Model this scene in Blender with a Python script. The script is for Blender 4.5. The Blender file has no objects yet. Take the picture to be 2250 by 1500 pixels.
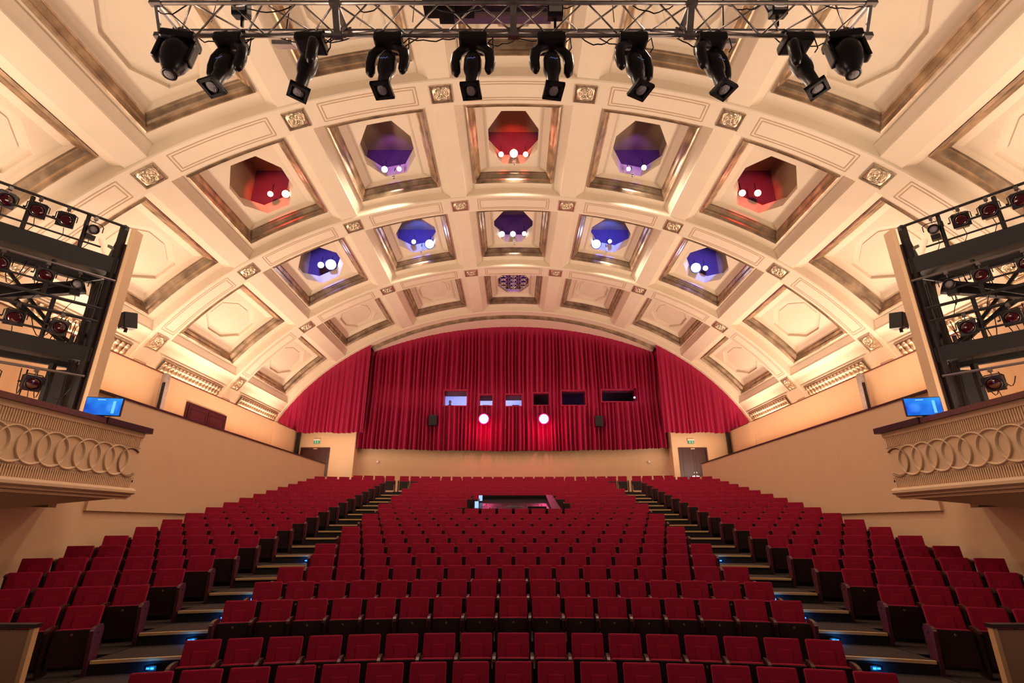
import bpy, bmesh, math, random
from mathutils import Vector, Matrix
random.seed(7)
PI=math.pi; sin=math.sin; cos=math.cos
SC=bpy.context.scene; COL=SC.collection
# ------------------------------------------------------------------ camera, world, exposure
F=1120.0; HY=1152.0; CX=1128.0                     # focal length in px, horizon row, centre column (2250 x 1500 frame)
PITCH=math.atan((HY-750)/F)
cam=bpy.data.cameras.new('camera'); co=bpy.data.objects.new('camera',cam); COL.objects.link(co)
cam.sensor_width=36; cam.lens=36*F/2250; cam.shift_x=-(CX-1125)/2250; cam.clip_end=200; cam.clip_start=.05
co.rotation_euler=(PI/2+PITCH,0,0); SC.camera=co
w=bpy.data.worlds.new('world'); SC.world=w; w.use_nodes=True
w.node_tree.nodes['Background'].inputs[0].default_value=(1.0,.66,.46,1); w.node_tree.nodes['Background'].inputs[1].default_value=.08
SC.view_settings.view_transform='Standard'; SC.view_settings.look='None'; SC.view_settings.gamma=1
SC.view_settings.exposure=0.25; SC.view_settings.use_curve_mapping=False
def area(name,loc,target,sx,sy,power,color,spread=PI,along=False):
    l=bpy.data.lights.new(name,'AREA'); l.shape='RECTANGLE'; l.size=sx; l.size_y=sy; l.energy=power; l.color=color; l.spread=spread
    o=bpy.data.objects.new(name,l); COL.objects.link(o); o.location=loc
    d=Vector(target)-Vector(loc); o.rotation_euler=d.to_track_quat('-Z','Y').to_euler()
    if along:
        z=-d.normalized(); y=Vector((0,1,0)); x=y.cross(z).normalized(); o.rotation_euler=Matrix((x,y,z)).transposed().to_euler()
    return o
def point(name,loc,power,color,r=.1):
    l=bpy.data.lights.new(name,'POINT'); l.energy=power; l.color=color; l.shadow_soft_size=r
    o=bpy.data.objects.new(name,l); COL.objects.link(o); o.location=loc; return o
def spot(name,loc,target,power,color,ang=1.0,blend=.6,r=.1):
    l=bpy.data.lights.new(name,'SPOT'); l.energy=power; l.color=color; l.spot_size=ang; l.spot_blend=blend; l.shadow_soft_size=r
    o=bpy.data.objects.new(name,l); COL.objects.link(o); o.location=loc
    o.rotation_euler=(Vector(target)-Vector(loc)).to_track_quat('-Z','Y').to_euler(); return o
WARM=(1.0,.76,.57)
for s in (-1,1):                                    # cove lamps behind the gallery walls and an added vault fill, per bay and side
    for d in (3.5,9.2,15.1,21.0,26.9):
        area('vault_fill',((s*11.2,min(d,25.6),2.75) if d>12 else (s*11.9,6.6,1.3) if d>5 else (s*10.6,d,1.3)),(s*3.5,d+.3 if d<22 else 24.5,12.0),.8,4.6,{3.5:420,9.2:430,15.1:310,21.0:320,26.9:240}[d],WARM,along=True)   # added unseen fill behind the parapets, brightens the vault evenly
        area('cove_glow',(s*13.2,d,4.80),(s*14.0,d,7.0),.2,2.6,24,WARM,along=True)
        area('cove_light',(s*12.95,d,4.85),(s*5.0,d,12.0),.2,3.6,85,WARM,along=True)
# ------------------------------------------------------------------ vault profile (ellipse), u = arc length from the crown
EA,EC,EB=14.9,1.45,11.0725
_T=[]; _u=0; _p=None
for i in range(1401):
    t=PI/2-i*(PI/2-0.0)/1400; x=EA*cos(t); h=EC+EB*sin(t)
    if _p: _u+=math.hypot(x-_p[0],h-_p[1])
    nx,nh=cos(t)/EA,sin(t)/EB; n=math.hypot(nx,nh); _T.append((_u,x,h,nx/n,nh/n)); _p=(x,h)
def VP(u,d,h=0.0):
    s=-1 if u<0 else 1; a=abs(u); lo,hi=0,len(_T)-1
    while hi-lo>1:
        m=(lo+hi)//2
        if _T[m][0]<=a: lo=m
        else: hi=m
    A,B=_T[lo],_T[hi]; k=(a-A[0])/(B[0]-A[0]); L=[A[j]+(B[j]-A[j])*k for j in range(5)]
    return Vector((s*(L[1]+L[3]*h),d,L[2]+L[4]*h))
def inv(x,y,D):                                     # pixel -> point at depth D, used to note measured positions
    c,s=cos(PITCH),sin(PITCH); vh=HY-y; H=vh*c*D*c/(F-vh*c*s); z=D*c+H*s
    return Vector(((x-CX)*z/F,D,H))
# ------------------------------------------------------------------ materials
def mat(name,color,rough=.6,metal=0.0,emit=None,es=1.0,bump=0,bscale=30,var=0,vscale=4,sheen=0,spec=None,vcol=None,stretch=None,coat=0):
    m=bpy.data.materials.new(name); m.use_nodes=True; nt=m.node_tree; b=nt.nodes['Principled BSDF']
    b.inputs['Base Color'].default_value=(*color,1); b.inputs['Roughness'].default_value=rough; b.inputs['Metallic'].default_value=metal
    if spec is not None: b.inputs['Specular IOR Level'].default_value=spec
    if sheen: b.inputs['Sheen Weight'].default_value=sheen; b.inputs['Sheen Roughness'].default_value=.35; b.inputs['Sheen Tint'].default_value=(1,.12,.2,1)
    if coat: b.inputs['Coat Weight'].default_value=coat
    if emit: b.inputs['Emission Color'].default_value=(*emit,1); b.inputs['Emission Strength'].default_value=es
    tc=nt.nodes.new('ShaderNodeTexCoord'); mp=nt.nodes.new('ShaderNodeMapping'); nt.links.new(tc.outputs['Object'],mp.inputs[0])
    if stretch: mp.inputs['Scale'].default_value=stretch
    if var:
        n=nt.nodes.new('ShaderNodeTexNoise'); n.inputs['Scale'].default_value=vscale; n.inputs['Detail'].default_value=5
        nt.links.new(mp.outputs[0],n.inputs['Vector'])
        r=nt.nodes.new('ShaderNodeValToRGB'); r.color_ramp.elements[0].position=.3; r.color_ramp.elements[1].position=.7
        c2=vcol or tuple(c*(1-var) for c in color)
        r.color_ramp.elements[0].color=(*c2,1); r.color_ramp.elements[1].color=(*color,1)
        nt.links.new(n.outputs[0],r.inputs[0]); nt.links.new(r.outputs[0],b.inputs['Base Color'])
    if bump:
        n=nt.nodes.new('ShaderNodeTexNoise'); n.inputs['Scale'].default_value=bscale; n.inputs['Detail'].default_value=4
        nt.links.new(mp.outputs[0],n.inputs['Vector'])
        bp=nt.nodes.new('ShaderNodeBump'); bp.inputs['Strength'].default_value=bump; bp.inputs['Distance'].default_value=.02
        nt.links.new(n.outputs[0],bp.inputs['Height']); nt.links.new(bp.outputs[0],b.inputs['Normal'])
    return m
M={}
M['cream']=mat('cream_plaster',(.80,.69,.55),.62,var=.04,vscale=1.5,bump=.05)
M['wall']=mat('tan_wall_paint',(.71,.48,.29),.6,bump=.06,bscale=60,var=.04,vscale=2)
M['gold']=mat('aged_gold_leaf',(.60,.45,.31),.33,.8,var=.5,vscale=2.2,vcol=(.22,.155,.11),bump=.08,bscale=14)
M['gilt']=mat('gilded_relief',(.88,.72,.52),.34,.75,bump=.2,bscale=22,var=.45,vscale=14)
M['giltdark']=mat('dark_gilt_ground',(.14,.08,.05),.5,.5)
M['groove']=mat('plaster_groove',(.50,.34,.22),.7)
M['velvet']=mat('red_velvet',(.34,.004,.036),.75,sheen=.55,bump=.12,bscale=160,var=.22,vscale=7,spec=.2)
M['wood']=mat('dark_mahogany',(.022,.006,.007),.42,var=.4,vscale=9,stretch=(1,1,5),spec=.4)
M['endwood']=mat('purple_brown_wood',(.115,.022,.035),.38,var=.35,vscale=7,stretch=(1,1,4))
M['armwood']=mat('armrest_wood',(.065,.018,.012),.35,var=.3,vscale=8)
M['brass']=mat('brass',(.62,.40,.16),.3,.9)
M['nosing']=mat('brass_nosing',(.90,.60,.28),.5,.4)
M['dullbrass']=mat('dull_brass',(.25,.13,.05),.5,.7)
M['desk']=mat('desk_black',(.018,.008,.014),.35,var=.3,vscale=3)
M['carpet']=mat('grey_brown_carpet',(.078,.054,.046),.95,var=.45,vscale=90,bump=.4,bscale=220,spec=.1)
M['riser']=mat('black_riser',(.012,.009,.012),.8)
M['black']=mat('black_steel',(.008,.005,.007),.5,.2,bump=.1,bscale=40)
M['blackp']=mat('black_plastic',(.012,.008,.012),.32,spec=.5)
M['deck']=mat('black_deck_beam',(.007,.005,.006),.65,bump=.25,bscale=25,var=.4,vscale=10)
M['alu']=mat('aluminium_tube',(.52,.47,.47),.36,.9,var=.35,vscale=8)
M['steel']=mat('grey_steel_pipe',(.16,.13,.13),.4,.8)
M['red_wood']=mat('red_brown_door_wood',(.065,.010,.012),.4,var=.45,vscale=5,stretch=(4,4,1))
M['curtain']=mat('crimson_curtain',(.40,.002,.06),.62,sheen=.25,var=.25,vscale=6,stretch=(6,6,.4))
M['railwood']=mat('rail_wood',(.17,.05,.04),.42,var=.5,vscale=8,stretch=(1,6,1))
M['raildark']=mat('dark_rail_wood',(.022,.007,.010),.4,var=.3,vscale=6)
M['greyfab']=mat('grey_wrapped_cloth',(.42,.33,.30),.9,bump=.7,bscale=30,var=.3,vscale=16)
M['glass']=mat('lens_glass',(.16,.13,.15),.3,spec=.8,bump=.6,bscale=90)
M['redglass']=mat('red_lens_glass',(.025,.001,.003),.1,spec=.8,emit=(.5,.02,.05),es=.012)
M['white']=mat('white_plastic',(.8,.76,.72),.4)
M['green']=mat('green_exit_sign',(.02,.22,.12),.4,emit=(.02,.30,.18),es=.35)
M['brownpanel']=mat('brown_fabric_panel',(.34,.18,.12),.75,bump=.15,bscale=120)
M['trimwood']=mat('light_trim_wood',(.62,.36,.18),.45)
M['booth']=mat('booth_paint',(.62,.64,.80),.6)
M['attic']=mat('attic_boards',(.40,.27,.17),.8)
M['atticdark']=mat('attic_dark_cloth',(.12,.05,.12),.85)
M['chrome']=mat('chrome',(.8,.78,.78),.12,1)
def em(n,c,s): return mat(n,(0,0,0),.5,emit=c,es=s)
M['e_white']=em('lit_lamp_white',(1,.93,.88),9); M['e_red']=em('lit_lamp_red',(1,.30,.22),12); M['e_blue']=em('lit_lamp_blue',(.50,.58,1),14)
M['e_pink']=em('lit_lamp_magenta',(1,.35,.95),9); M['e_hot']=em('lit_projector_lens',(1,.16,.33),38); M['e_step']=em('lit_step_light',(.015,.20,1),3.2)
M['e_white_rim']=em('lamp_halo_white',(1,.85,.75),2); M['e_red_rim']=em('lamp_halo_red',(1,.05,.04),2); M['e_blue_rim']=em('lamp_halo_blue',(.12,.15,1),2.5); M['e_pink_rim']=em('lamp_halo_pink',(.9,.1,.8),1.5); M['e_hot_rim']=em('projector_rim',(1,.0,.12),3)  # emissive rims paint the coloured halo around the lit lamps
M['e_cyan']=em('lit_tiny_lamp',(.25,.7,1),25); M['e_paper']=em('lit_screen',(.35,.55,1),1.1); M['e_strip']=em('lit_tube',(.75,.80,1),3)
# monitor picture: a procedural blue gradient with soft bright centre
m=bpy.data.materials.new('monitor_picture'); m.use_nodes=True; nt=m.node_tree; b=nt.nodes['Principled BSDF']; b.inputs['Base Color'].default_value=(0,0,.02,1); b.inputs['Roughness'].default_value=.2
tc=nt.nodes.new('ShaderNodeTexCoord'); n=nt.nodes.new('ShaderNodeTexNoise'); n.inputs['Scale'].default_value=1.6; r=nt.nodes.new('ShaderNodeValToRGB')
r.color_ramp.elements[0].color=(.0,.03,.45,1); r.color_ramp.elements[1].color=(.03,.36,1,1); r.color_ramp.elements[0].position=.35; r.color_ramp.elements[1].position=.65
nt.links.new(tc.outputs['Object'],n.inputs['Vector']); nt.links.new(n.outputs[0],r.inputs[0]); nt.links.new(r.outputs[0],b.inputs['Emission Color']); b.inputs['Emission Strength'].default_value=1.0
M['monitor']=m; M['monitor_light']=em('monitor_window',(.10,.45,1),1.2)
# ------------------------------------------------------------------ mesh builder
class MB:
    def __init__(s): s.v=[]; s.f=[]; s.m=[]; s.mats=[]; s.cur=0
    def mat(s,m):
        if m not in s.mats: s.mats.append(m)
        s.cur=s.mats.index(m); return s
    def add(s,vs,fs):
        o=len(s.v); s.v+= [tuple(v) for v in vs]; s.f+=[tuple(i+o for i in f) for f in fs]; s.m+=[s.cur]*len(fs); return s
    def quad(s,a,b,c,d): return s.add([a,b,c,d],[(0,1,2,3)])
    def box(s,lo,hi,M_=None):
        x0,y0,z0=lo; x1,y1,z1=hi
        vs=[Vector(p) for p in ((x0,y0,z0),(x1,y0,z0),(x1,y1,z0),(x0,y1,z0),(x0,y0,z1),(x1,y0,z1),(x1,y1,z1),(x0,y1,z1))]
        if M_ is not None: vs=[M_@v for v in vs]
        return s.add(vs,[(0,3,2,1),(4,5,6,7),(0,1,5,4),(1,2,6,5),(2,3,7,6),(3,0,4,7)])
    def rbox(s,lo,hi,r,M_=None):                    # box with chamfered edges (rounded in plan of every axis)
        bm=bmesh.new(); bmesh.ops.create_cube(bm,size=1)
        c=[(a+b)/2 for a,b in zip(lo,hi)]; d=[b-a for a,b in zip(lo,hi)]
        for v in bm.verts: v.co=Vector((c[0]+v.co.x*d[0],c[1]+v.co.y*d[1],c[2]+v.co.z*d[2]))
        bmesh.ops.bevel(bm,geom=bm.edges[:],offset=r,segments=2,affect='EDGES',profile=.6)
        bm.verts.index_update(); vs=[v.co.copy() for v in bm.verts]; fs=[tuple(v.index for v in f.verts) for f in bm.faces]; bm.free()
        if M_ is not None: vs=[M_@v for v in vs]
        return s.add(vs,fs)
    def tube(s,pts,r,n=8,cap=True):
        pts=[Vector(p) for p in pts]; vs=[]; fs=[]; up=None
        for i,p in enumerate(pts):
            t=(pts[min(i+1,len(pts)-1)]-pts[max(i-1,0)]).normalized()
            if up is None: up=t.orthogonal().normalized()
            up=(up-t*up.dot(t)).normalized(); sd=t.cross(up); rr=r[i] if isinstance(r,(list,tuple)) else r
            vs+=[p+(up*cos(2*PI*k/n)+sd*sin(2*PI*k/n))*rr for k in range(n)]
        for i in range(len(pts)-1):
            for k in range(n): fs.append((i*n+k,i*n+(k+1)%n,(i+1)*n+(k+1)%n,(i+1)*n+k))
        if cap: fs+=[tuple(range(n))[::-1],tuple(range((len(pts)-1)*n,len(pts)*n))]
        return s.add(vs,fs)
    def bar(s,a,b,w,h=None):                         # square bar
        h=h or w; a,b=Vector(a),Vector(b); t=(b-a).normalized(); u=Vector((0,0,1)) if abs(t.z)<.95 else Vector((0,1,0))
        sd=t.cross(u).normalized(); u=sd.cross(t)
        vs=[p+sd*i*w/2+u*j*h/2 for p in (a,b) for i,j in ((-1,-1),(1,-1),(1,1),(-1,1))]
        return s.add(vs,[(0,1,2,3),(7,6,5,4),(0,4,5,1),(1,5,6,2),(2,6,7,3),(3,7,4,0)])
    def grid(s,rows,close=False):
        n=len(rows[0]); vs=[p for r in rows for p in r]; fs=[]
        for i in range(len(rows)-1):
            for k in range(n if close else n-1): fs.append((i*n+k,i*n+(k+1)%n,(i+1)*n+(k+1)%n,(i+1)*n+k))
        return s.add(vs,fs)
    def lathe(s,prof,n=16,M_=None,cap=True):          # prof: (r,z)
        vs=[Vector((r*cos(2*PI*k/n),r*sin(2*PI*k/n),z)) for r,z in prof for k in range(n)]
        if M_ is not None: vs=[M_@v for v in vs]
        fs=[(i*n+k,i*n+(k+1)%n,(i+1)*n+(k+1)%n,(i+1)*n+k) for i in range(len(prof)-1) for k in range(n)]
        if cap: fs+=[tuple(range(n))[::-1],tuple(range((len(prof)-1)*n,len(prof)*n))]
        return s.add(vs,fs)
    def mesh(s,name,smooth=False):
        me=bpy.data.meshes.new(name); me.from_pydata(s.v,[],s.f)
        for mm in s.mats: me.materials.append(M[mm] if isinstance(mm,str) else mm)
        me.polygons.foreach_set('material_index',s.m)
        if smooth: me.polygons.foreach_set('use_smooth',[True]*len(s.f))
        me.update(); return me
def link(name,me,parent=None,loc=(0,0,0),rot=(0,0,0)):
    o=bpy.data.objects.new(name,me); COL.objects.link(o); o.parent=parent; o.location=loc; o.rotation_euler=rot; return o
def tag(o,label,cat,group=None,kind=None):
    if label: o['label']=label
    if cat: o['category']=cat
    if group: o['group']=group
    if kind: o['kind']=kind
    return o
def struct(name,mb,smooth=False,label=None):
    o=link(name,mb.mesh(name,smooth)); o['kind']='structure'
    if label: o['label']=label; 
    return o
def empty(name,loc=(0,0,0),rot=(0,0,0)):
    o=bpy.data.objects.new(name,None); COL.objects.link(o); o.location=loc; o.rotation_euler=rot; o.empty_display_size=.1; return o
def part(name,mb,parent,smooth=False,loc=(0,0,0),rot=(0,0,0)): return link(name,mb.mesh(name,smooth),parent,loc,rot)
TR=[0]
def trim(mb,smooth=False,label=None):
    TR[0]+=1; return struct('trim_%d'%TR[0],mb,smooth,label)
def SD(s): return 'left' if s<0 else 'right'
# ================================================================== THE VAULTED CEILING
PIT=4.42; ARCH=[6.2,12.12,17.94,23.92,29.62]; AH=.52
BAYS=[(ARCH[0]+AH,ARCH[1]-AH),(ARCH[1]+AH,ARCH[2]-AH),(ARCH[2]+AH,ARCH[3]-AH),(ARCH[3]+AH,ARCH[4]-.3)]
PH=.38; UEND=17.4
def linsp(a,b,n): return [a+(b-a)*i/n for i in range(n+1)]
OCT=[(.40,1.36),(.88,.50),(.88,-.50),(.40,-1.36),(-.40,-1.36),(-.88,-.50),(-.88,.50),(-.40,1.36)]
def UC(c): return c*PIT if abs(c)<3 else math.copysign(13.13,c)
def ringpts(uc,dc,su,sd,h,n=6):                      # rectangle ring with n points per side, mapped on the vault
    P=[]
    if abs(uc)>13: su=su*.965
    for i in range(n): P.append((uc-su+2*su*i/n,dc-sd))
    for i in range(n): P.append((uc+su,dc-sd+2*sd*i/n))
    for i in range(n): P.append((uc+su-2*su*i/n,dc+sd))
    for i in range(n): P.append((uc-su,dc+sd-2*sd*i/n))
    return [VP(u,d,h) for u,d in P]
def octring(uc,dc,k,h,n=3,ku=None):
    P=[]
    if abs(uc)>13: ku=(ku or k)*.965
    for i in range(8):
        a,b=OCT[i],OCT[(i+1)%8]
        for j in range(n):
            t=j/n; P.append(VP(uc+(a[0]+(b[0]-a[0])*t)*(ku or k),dc+(a[1]+(b[1]-a[1])*t)*k,h))
    return P
ceil=MB().mat('cream')
# panels, rib by rib
KIND={}                                              # (bay,col) -> open / blank / grille
for b in range(4):
    for c in range(-3,4):
        KIND[b,c]='blank'
for c in (-2,-1,0,1,2): KIND[1,c]='open'; KIND[2,c]='open'
KIND[0,0]='open'; KIND[3,0]='grille'
SU,SDH=1.47,1.95
for b,(d0,d1) in enumerate(BAYS):
    dc=(d0+d1)/2; 
    if b==3: dc-=.0
    for c in range(-3,4):
        uc=UC(c); ua,ub=(uc-PIT/2,uc+PIT/2) if abs(c)<3 else ((11.05,15.3) if c>0 else (-15.3,-11.05)); SU=1.47 if abs(c)<3 else 1.42
        # four panel strips round the coffer opening
        for (a0,a1,e0,e1) in ((ua,uc-SU,d0,d1),(uc+SU,ub,d0,d1),(uc-SU,uc+SU,d0,dc-SDH),(uc-SU,uc+SU,dc+SDH,d1)):
            n=6 if a1-a0>2 else 3
            ceil.grid([[VP(u,d,PH) for u in linsp(a0,a1,n)] for d in linsp(e0,e1,2)])
        # coffer cream interior
        lev=[ringpts(uc,dc,1.27,1.75,.66),ringpts(uc,dc,1.26,1.74,.72),ringpts(uc,dc,1.02,1.70,.86)]
        ceil.grid(lev,close=True)
        oc=dc+.15
        # ceiling of the coffer between rectangle and octagon (fan with matching counts: 24)
        R=ringpts(uc,dc,1.02,1.70,.86,6)
        O=octring(uc,oc,1.0,.86,3)
        # rotate O so both rings start near the same angle and run the same way
        O=O[::-1]; R0=R[0]
        k0=min(range(24),key=lambda k:sum((O[(k+j)%24]-R[j]).length for j in range(24)))
        O=[O[(k0+j)%24] for j in range(24)]
        ceil.grid([R,O],close=True)
        if KIND[b,c]=='open':
            O2=octring(uc,oc,1.0,1.28,3)[::-1]; O2=[O2[(k0+j)%24] for j in range(24)]
            ceil.grid([O,O2],close=True)
        elif KIND[b,c]=='blank':
            def o_(k,h,ku=None):
                q=octring(uc,oc,k,h,3,ku)[::-1]; return [q[(k0+j)%24] for j in range(24)]
            ceil.grid([O,o_(1.0,.97),o_(.95,.97)],close=True)
            ceil.grid([o_(.95,.97),o_(.80,.99,.76),o_(.80,.955,.76),o_(.77,.955,.73)],close=True)
            q=o_(.77,.955,.73); ceil.add(q,[tuple(range(24))])
        elif KIND[b,c]=='grille':
            O2=octring(uc,oc,1.0,1.1,3)[::-1]; O2=[O2[(k0+j)%24] for j in range(24)]
            ceil.grid([O,O2],close=True)
    # lower cove from rib 4 down to the cornice
    for s in (-1,1):
        ceil.grid([[VP(s*u,d,h) for u,h in ((15.3,.06),(15.5,.05),(15.75,.03),(16.1,.02),(16.5,.02),(16.9,.05),(UEND,.1))] for d in linsp(d0,d1,2)])
struct('ceiling',ceil)
# ribs running along the hall
for j in range(-4,4):
    uc=(j+.5)*PIT if j not in(-4,3) else (15.27 if j>0 else -15.27)
    for b,(d0,d1) in enumerate(BAYS):
        rb=MB().mat('cream')
        prof=[(uc-.60,PH+.01),(uc-.58,.33),(uc-.34,.12),(uc-.32,.05),(uc+.32,.05),(uc+.34,.12),(uc+.58,.33),(uc+.60,PH+.01)]
        rb.grid([[VP(u,d,h) for u,h in prof] for d in (d0-.02,d1+.02)])
        trim(rb,label='cream plaster ceiling rib between two coffers')
# arches
for ai,a in enumerate(ARCH):
    ab=MB().mat('cream'); a0,a1=a-AH,a+AH
    if ai==4: a0,a1=29.32,29.95
    us=linsp(-UEND-1.8,UEND+1.8,120)
    prof=[(a0,PH+.05),(a0,.03),(a0+.03,0.0),(a1-.03,0.0),(a1,.03),(a1,PH+.05)]
    ab.grid([[VP(u,d,h) for d,h in prof] for u in us])
    if ai<4:                                         # incised panel line between rosettes
        g=ab.mat('groove')
        for j in range(-4,3):
            u0,u1=(j+.5)*PIT+.75,(j+1.5)*PIT-.75
            for k in (0,.09):
                for (p,q,r_,t) in ((u0+k,u1-k,a0+.17+k,.014),(u0+k,u1-k,a1-.17-k,.014)):
                    uu=linsp(p,q,8); g.grid([[VP(u,r_-t,-.006),VP(u,r_+t,-.006)] for u in uu])
                for p in (u0+k,u1-k):
                    g.grid([[VP(p-.014,d,-.006),VP(p+.014,d,-.006)] for d in (a0+.17+k,a1-.17-k)])
        for s in (-1,1):
            p,q=s*16.1,s*17.0
            for uu,vv in (((p,p),(a0+.2,a1-.2)),((p,q),(a0+.2,a0+.2)),((p,q),(a1-.2,a1-.2))):
                A,B=VP(uu[0],vv[0],-.01),VP(uu[1],vv[1],-.01); g.bar(A,B,.03)
    trim(ab,label='cream plaster arch spanning the vault')
# gold mouldings round every coffer
for b,(d0,d1) in enumerate(BAYS):
    dc=(d0+d1)/2
    for c in range(-3,4):
        uc=UC(c); g=MB().mat('gold')
        lv=[(1.53,2.01,.39),(1.53,2.01,.33),(1.48,1.96,.31),(1.45,1.93,.36),(1.43,1.91,.40),(1.42,1.90,.46),(1.37,1.85,.50),(1.33,1.81,.56),(1.30,1.78,.60),(1.29,1.77,.64),(1.25,1.73,.665)]
        g.grid([ringpts(uc,dc,a,e,h) for a,e,h in lv],close=True)
        trim(g,label='aged gold moulding round a ceiling coffer')
# end arch: gold strip, deep cream soffit over the recess, side spandrels
g=MB().mat('gold'); us=linsp(-9.15,9.15,60)
g.grid([[VP(u,d,h) for d,h in ((29.93,.02),(29.90,-.02),(29.95,-.07),(29.92,-.11),(30.0,-.16),(30.02,-.22))] for u in us]); trim(g,True,label='gold moulding along the arch above the curtain')
e_=MB().mat('cream'); e_.grid([[VP(u,d,h) for d,h in ((30.02,-.20),(32.4,-.20),(32.4,1.0))] for u in us])
for s in (-1,1): e_.grid([[VP(s*9.15,d,h) for d in (29.95,32.4)] for h in (-.2,.3)])
e_.grid([[VP(u,d,h) for d,h in ((29.95,.02),(30.02,-.02),(30.02,.6))] for u in linsp(-19,-9.15,40)]); e_.grid([[VP(u,d,h) for d,h in ((29.95,.02),(30.02,-.02),(30.02,.6))] for u in linsp(9.15,19,40)])
trim(e_,label='cream soffit over the curtain recess')
# rosettes
def rosette_mesh():
    mb=MB(); N=46; S=.262
    mb.mat('giltdark').box((-.335,-.335,-.004),(.335,.335,.03))
    mb.mat('gilt')
    for k in range(4):
        A=Matrix.Rotation(k*PI/2,4,'Z')
        mb.box((-.335,-.335,-.035),(.335,-.31,.01),A); mb.mat('giltdark').box((-.31,-.31,-.02),(.31,-.295,.0),A); mb.mat('gilt').box((-.297,-.295,-.03),(.297,-.280,.01),A)
    rows=[]
    def G(r,c,w): return math.exp(-((r-c)/w)**2)
    for i in range(N+1):
        r=[]
        for j in range(N+1):
            x=(i/N*2-1)*S; y=(j/N*2-1)*S; R=math.hypot(x,y); th=math.atan2(y,x); a4=abs(cos(2*th)); d4=abs(sin(2*th))
            h=.05*G(R,0,.035)+.012*G(R,.06,.012)                       # boss
            h+=.055*a4**1.5*G(R,.12,.05)*(1-.45*G((th*4/PI)%2-1,0,.22))     # four broad leaves with a groove
            h+=.06*d4**2*G(R,.215,.06)*(.55+.45*abs(cos(R*75+th*4)))         # corner palmettes
            h+=.045*a4**4*G(R,.235,.035)                                 # side buds
            for sx in (-1,1):
                for sy in (-1,1):
                    q=math.hypot(x-sx*.13,y-sy*.055); h+=.035*G(q,.035,.012); q=math.hypot(x-sx*.055,y-sy*.13); h+=.035*G(q,.035,.012)
            r.append(Vector((x,y,-h-.004)))
        rows.append(r)
    mb.grid(rows); me=mb.mesh('ceiling_rosette'); 
    me.polygons.foreach_set('use_smooth',[len(p.vertices)==4 and p.index>=len(me.polygons)-N*N for p in me.polygons]); return me
RM=rosette_mesh(); ORD=['first','second','third','fourth','fifth','sixth','seventh','eighth','ninth','tenth','eleventh','twelfth','thirteenth','fourteenth','fifteenth','sixteenth','seventeenth','eighteenth','nineteenth','twentieth','twenty-first','twenty-second','twenty-third']
def frame_at(u,d,h):
    p=VP(u,d,h); t=(VP(u+.02,d,h)-VP(u-.02,d,h)).normalized(); y=Vector((0,1,0)); n=t.cross(y)
    m=Matrix((t,y,n)).transposed().to_4x4(); m.translation=p; return m
AN={1:'nearest arch',2:'second arch',3:'third arch, nearest the curtain'}
for ai in (1,2,3):
    for j in range(-4,4):
        uc=(j+.5)*PIT if j not in(-4,3) else (15.24 if j==3 else -15.24)
        o=bpy.data.objects.new('ceiling_rosette',RM); COL.objects.link(o)
        mt=frame_at(uc,ARCH[ai],-.004); n=mt.to_3x3()@Vector((0,0,1))
        if (Vector((0,15,0))-mt.translation).dot(n)>0: mt=mt@Matrix.Rotation(PI,4,'Y')
        o.matrix_world=mt
        k=j+4; side='left' if j<0 else 'right'; rank=['outermost','third from centre','second from centre','innermost'][k] if j<0 else ['innermost','second from centre','third from centre','outermost'][k-4]
        tag(o,'square gilded leaf rosette on the %s, %s on the %s side'%(AN[ai].split(',')[0],rank,side),'ornament','gilded rosettes on the ceiling arches')
# leaf friezes above the gallery walls
def frieze(s,d0,d1,lab):
    t=empty('leaf_frieze',VP(s*16.15,d0,0)); tag(t,lab,'ornament','gilded leaf friezes along the cornice'); L0=VP(s*16.15,d0,0)
    bk=MB().mat('giltdark'); rows=[[VP(s*u,d,h)-L0 for u,h in ((15.67,-.01),(15.68,-.05),(16.24,-.05),(16.25,-.01))] for d in (d0,d1)]; bk.grid(rows)
    bk.mat('gilt')
    for u in (15.66,16.26): bk.bar(VP(s*u,d0,-.05)-L0,VP(s*u,d1,-.05)-L0,.045)
    part('backing',bk,t)
    lf=MB().mat('gilt'); n=int((d1-d0)/.24); st=(d1-d0)/n
    for i in range(n):
        dm=d0+st*(i+.5)
        for kk,(ua,ub,wd) in enumerate(((15.72,15.94,.085),(15.92,16.20,.10))):
            pts=[]
            for q in range(5):
                f=q/4; u=ua+(ub-ua)*f; hh=-.06-.10*sin(PI*min(1,f*1.15)); ww=wd*(.55+.45*sin(PI*(f*.8+.1)))
                pts.append([VP(s*u,dm-ww,-.055)-L0,VP(s*u,dm-ww*.5,hh)-L0,VP(s*u,dm,hh*.72)-L0,VP(s*u,dm+ww*.5,hh)-L0,VP(s*u,dm+ww,-.055)-L0])
            lf.grid(pts)
    part('leaf_relief',lf,t,True)
for s in (-1,1):
    for b,(d0,d1) in enumerate(BAYS):
        if b==0: continue
        frieze(s,d0+.42,d1-.35,'gilded leaf frieze on the %s cornice, %s'%(SD(s),['','behind the lighting tower','above the middle of the gallery wall','at the curtain end'][b]))
# rear faces of the cove (small stepped mouldings)
for s in (-1,1):
    mm=MB().mat('cream')
    for b,(d0,d1) in enumerate(BAYS):
        for u in (15.58,16.38,16.44,16.75): mm.bar(VP(s*u,d0+.15,-.01),VP(s*u,d1-.15,-.01),.035)
    trim(mm)
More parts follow.
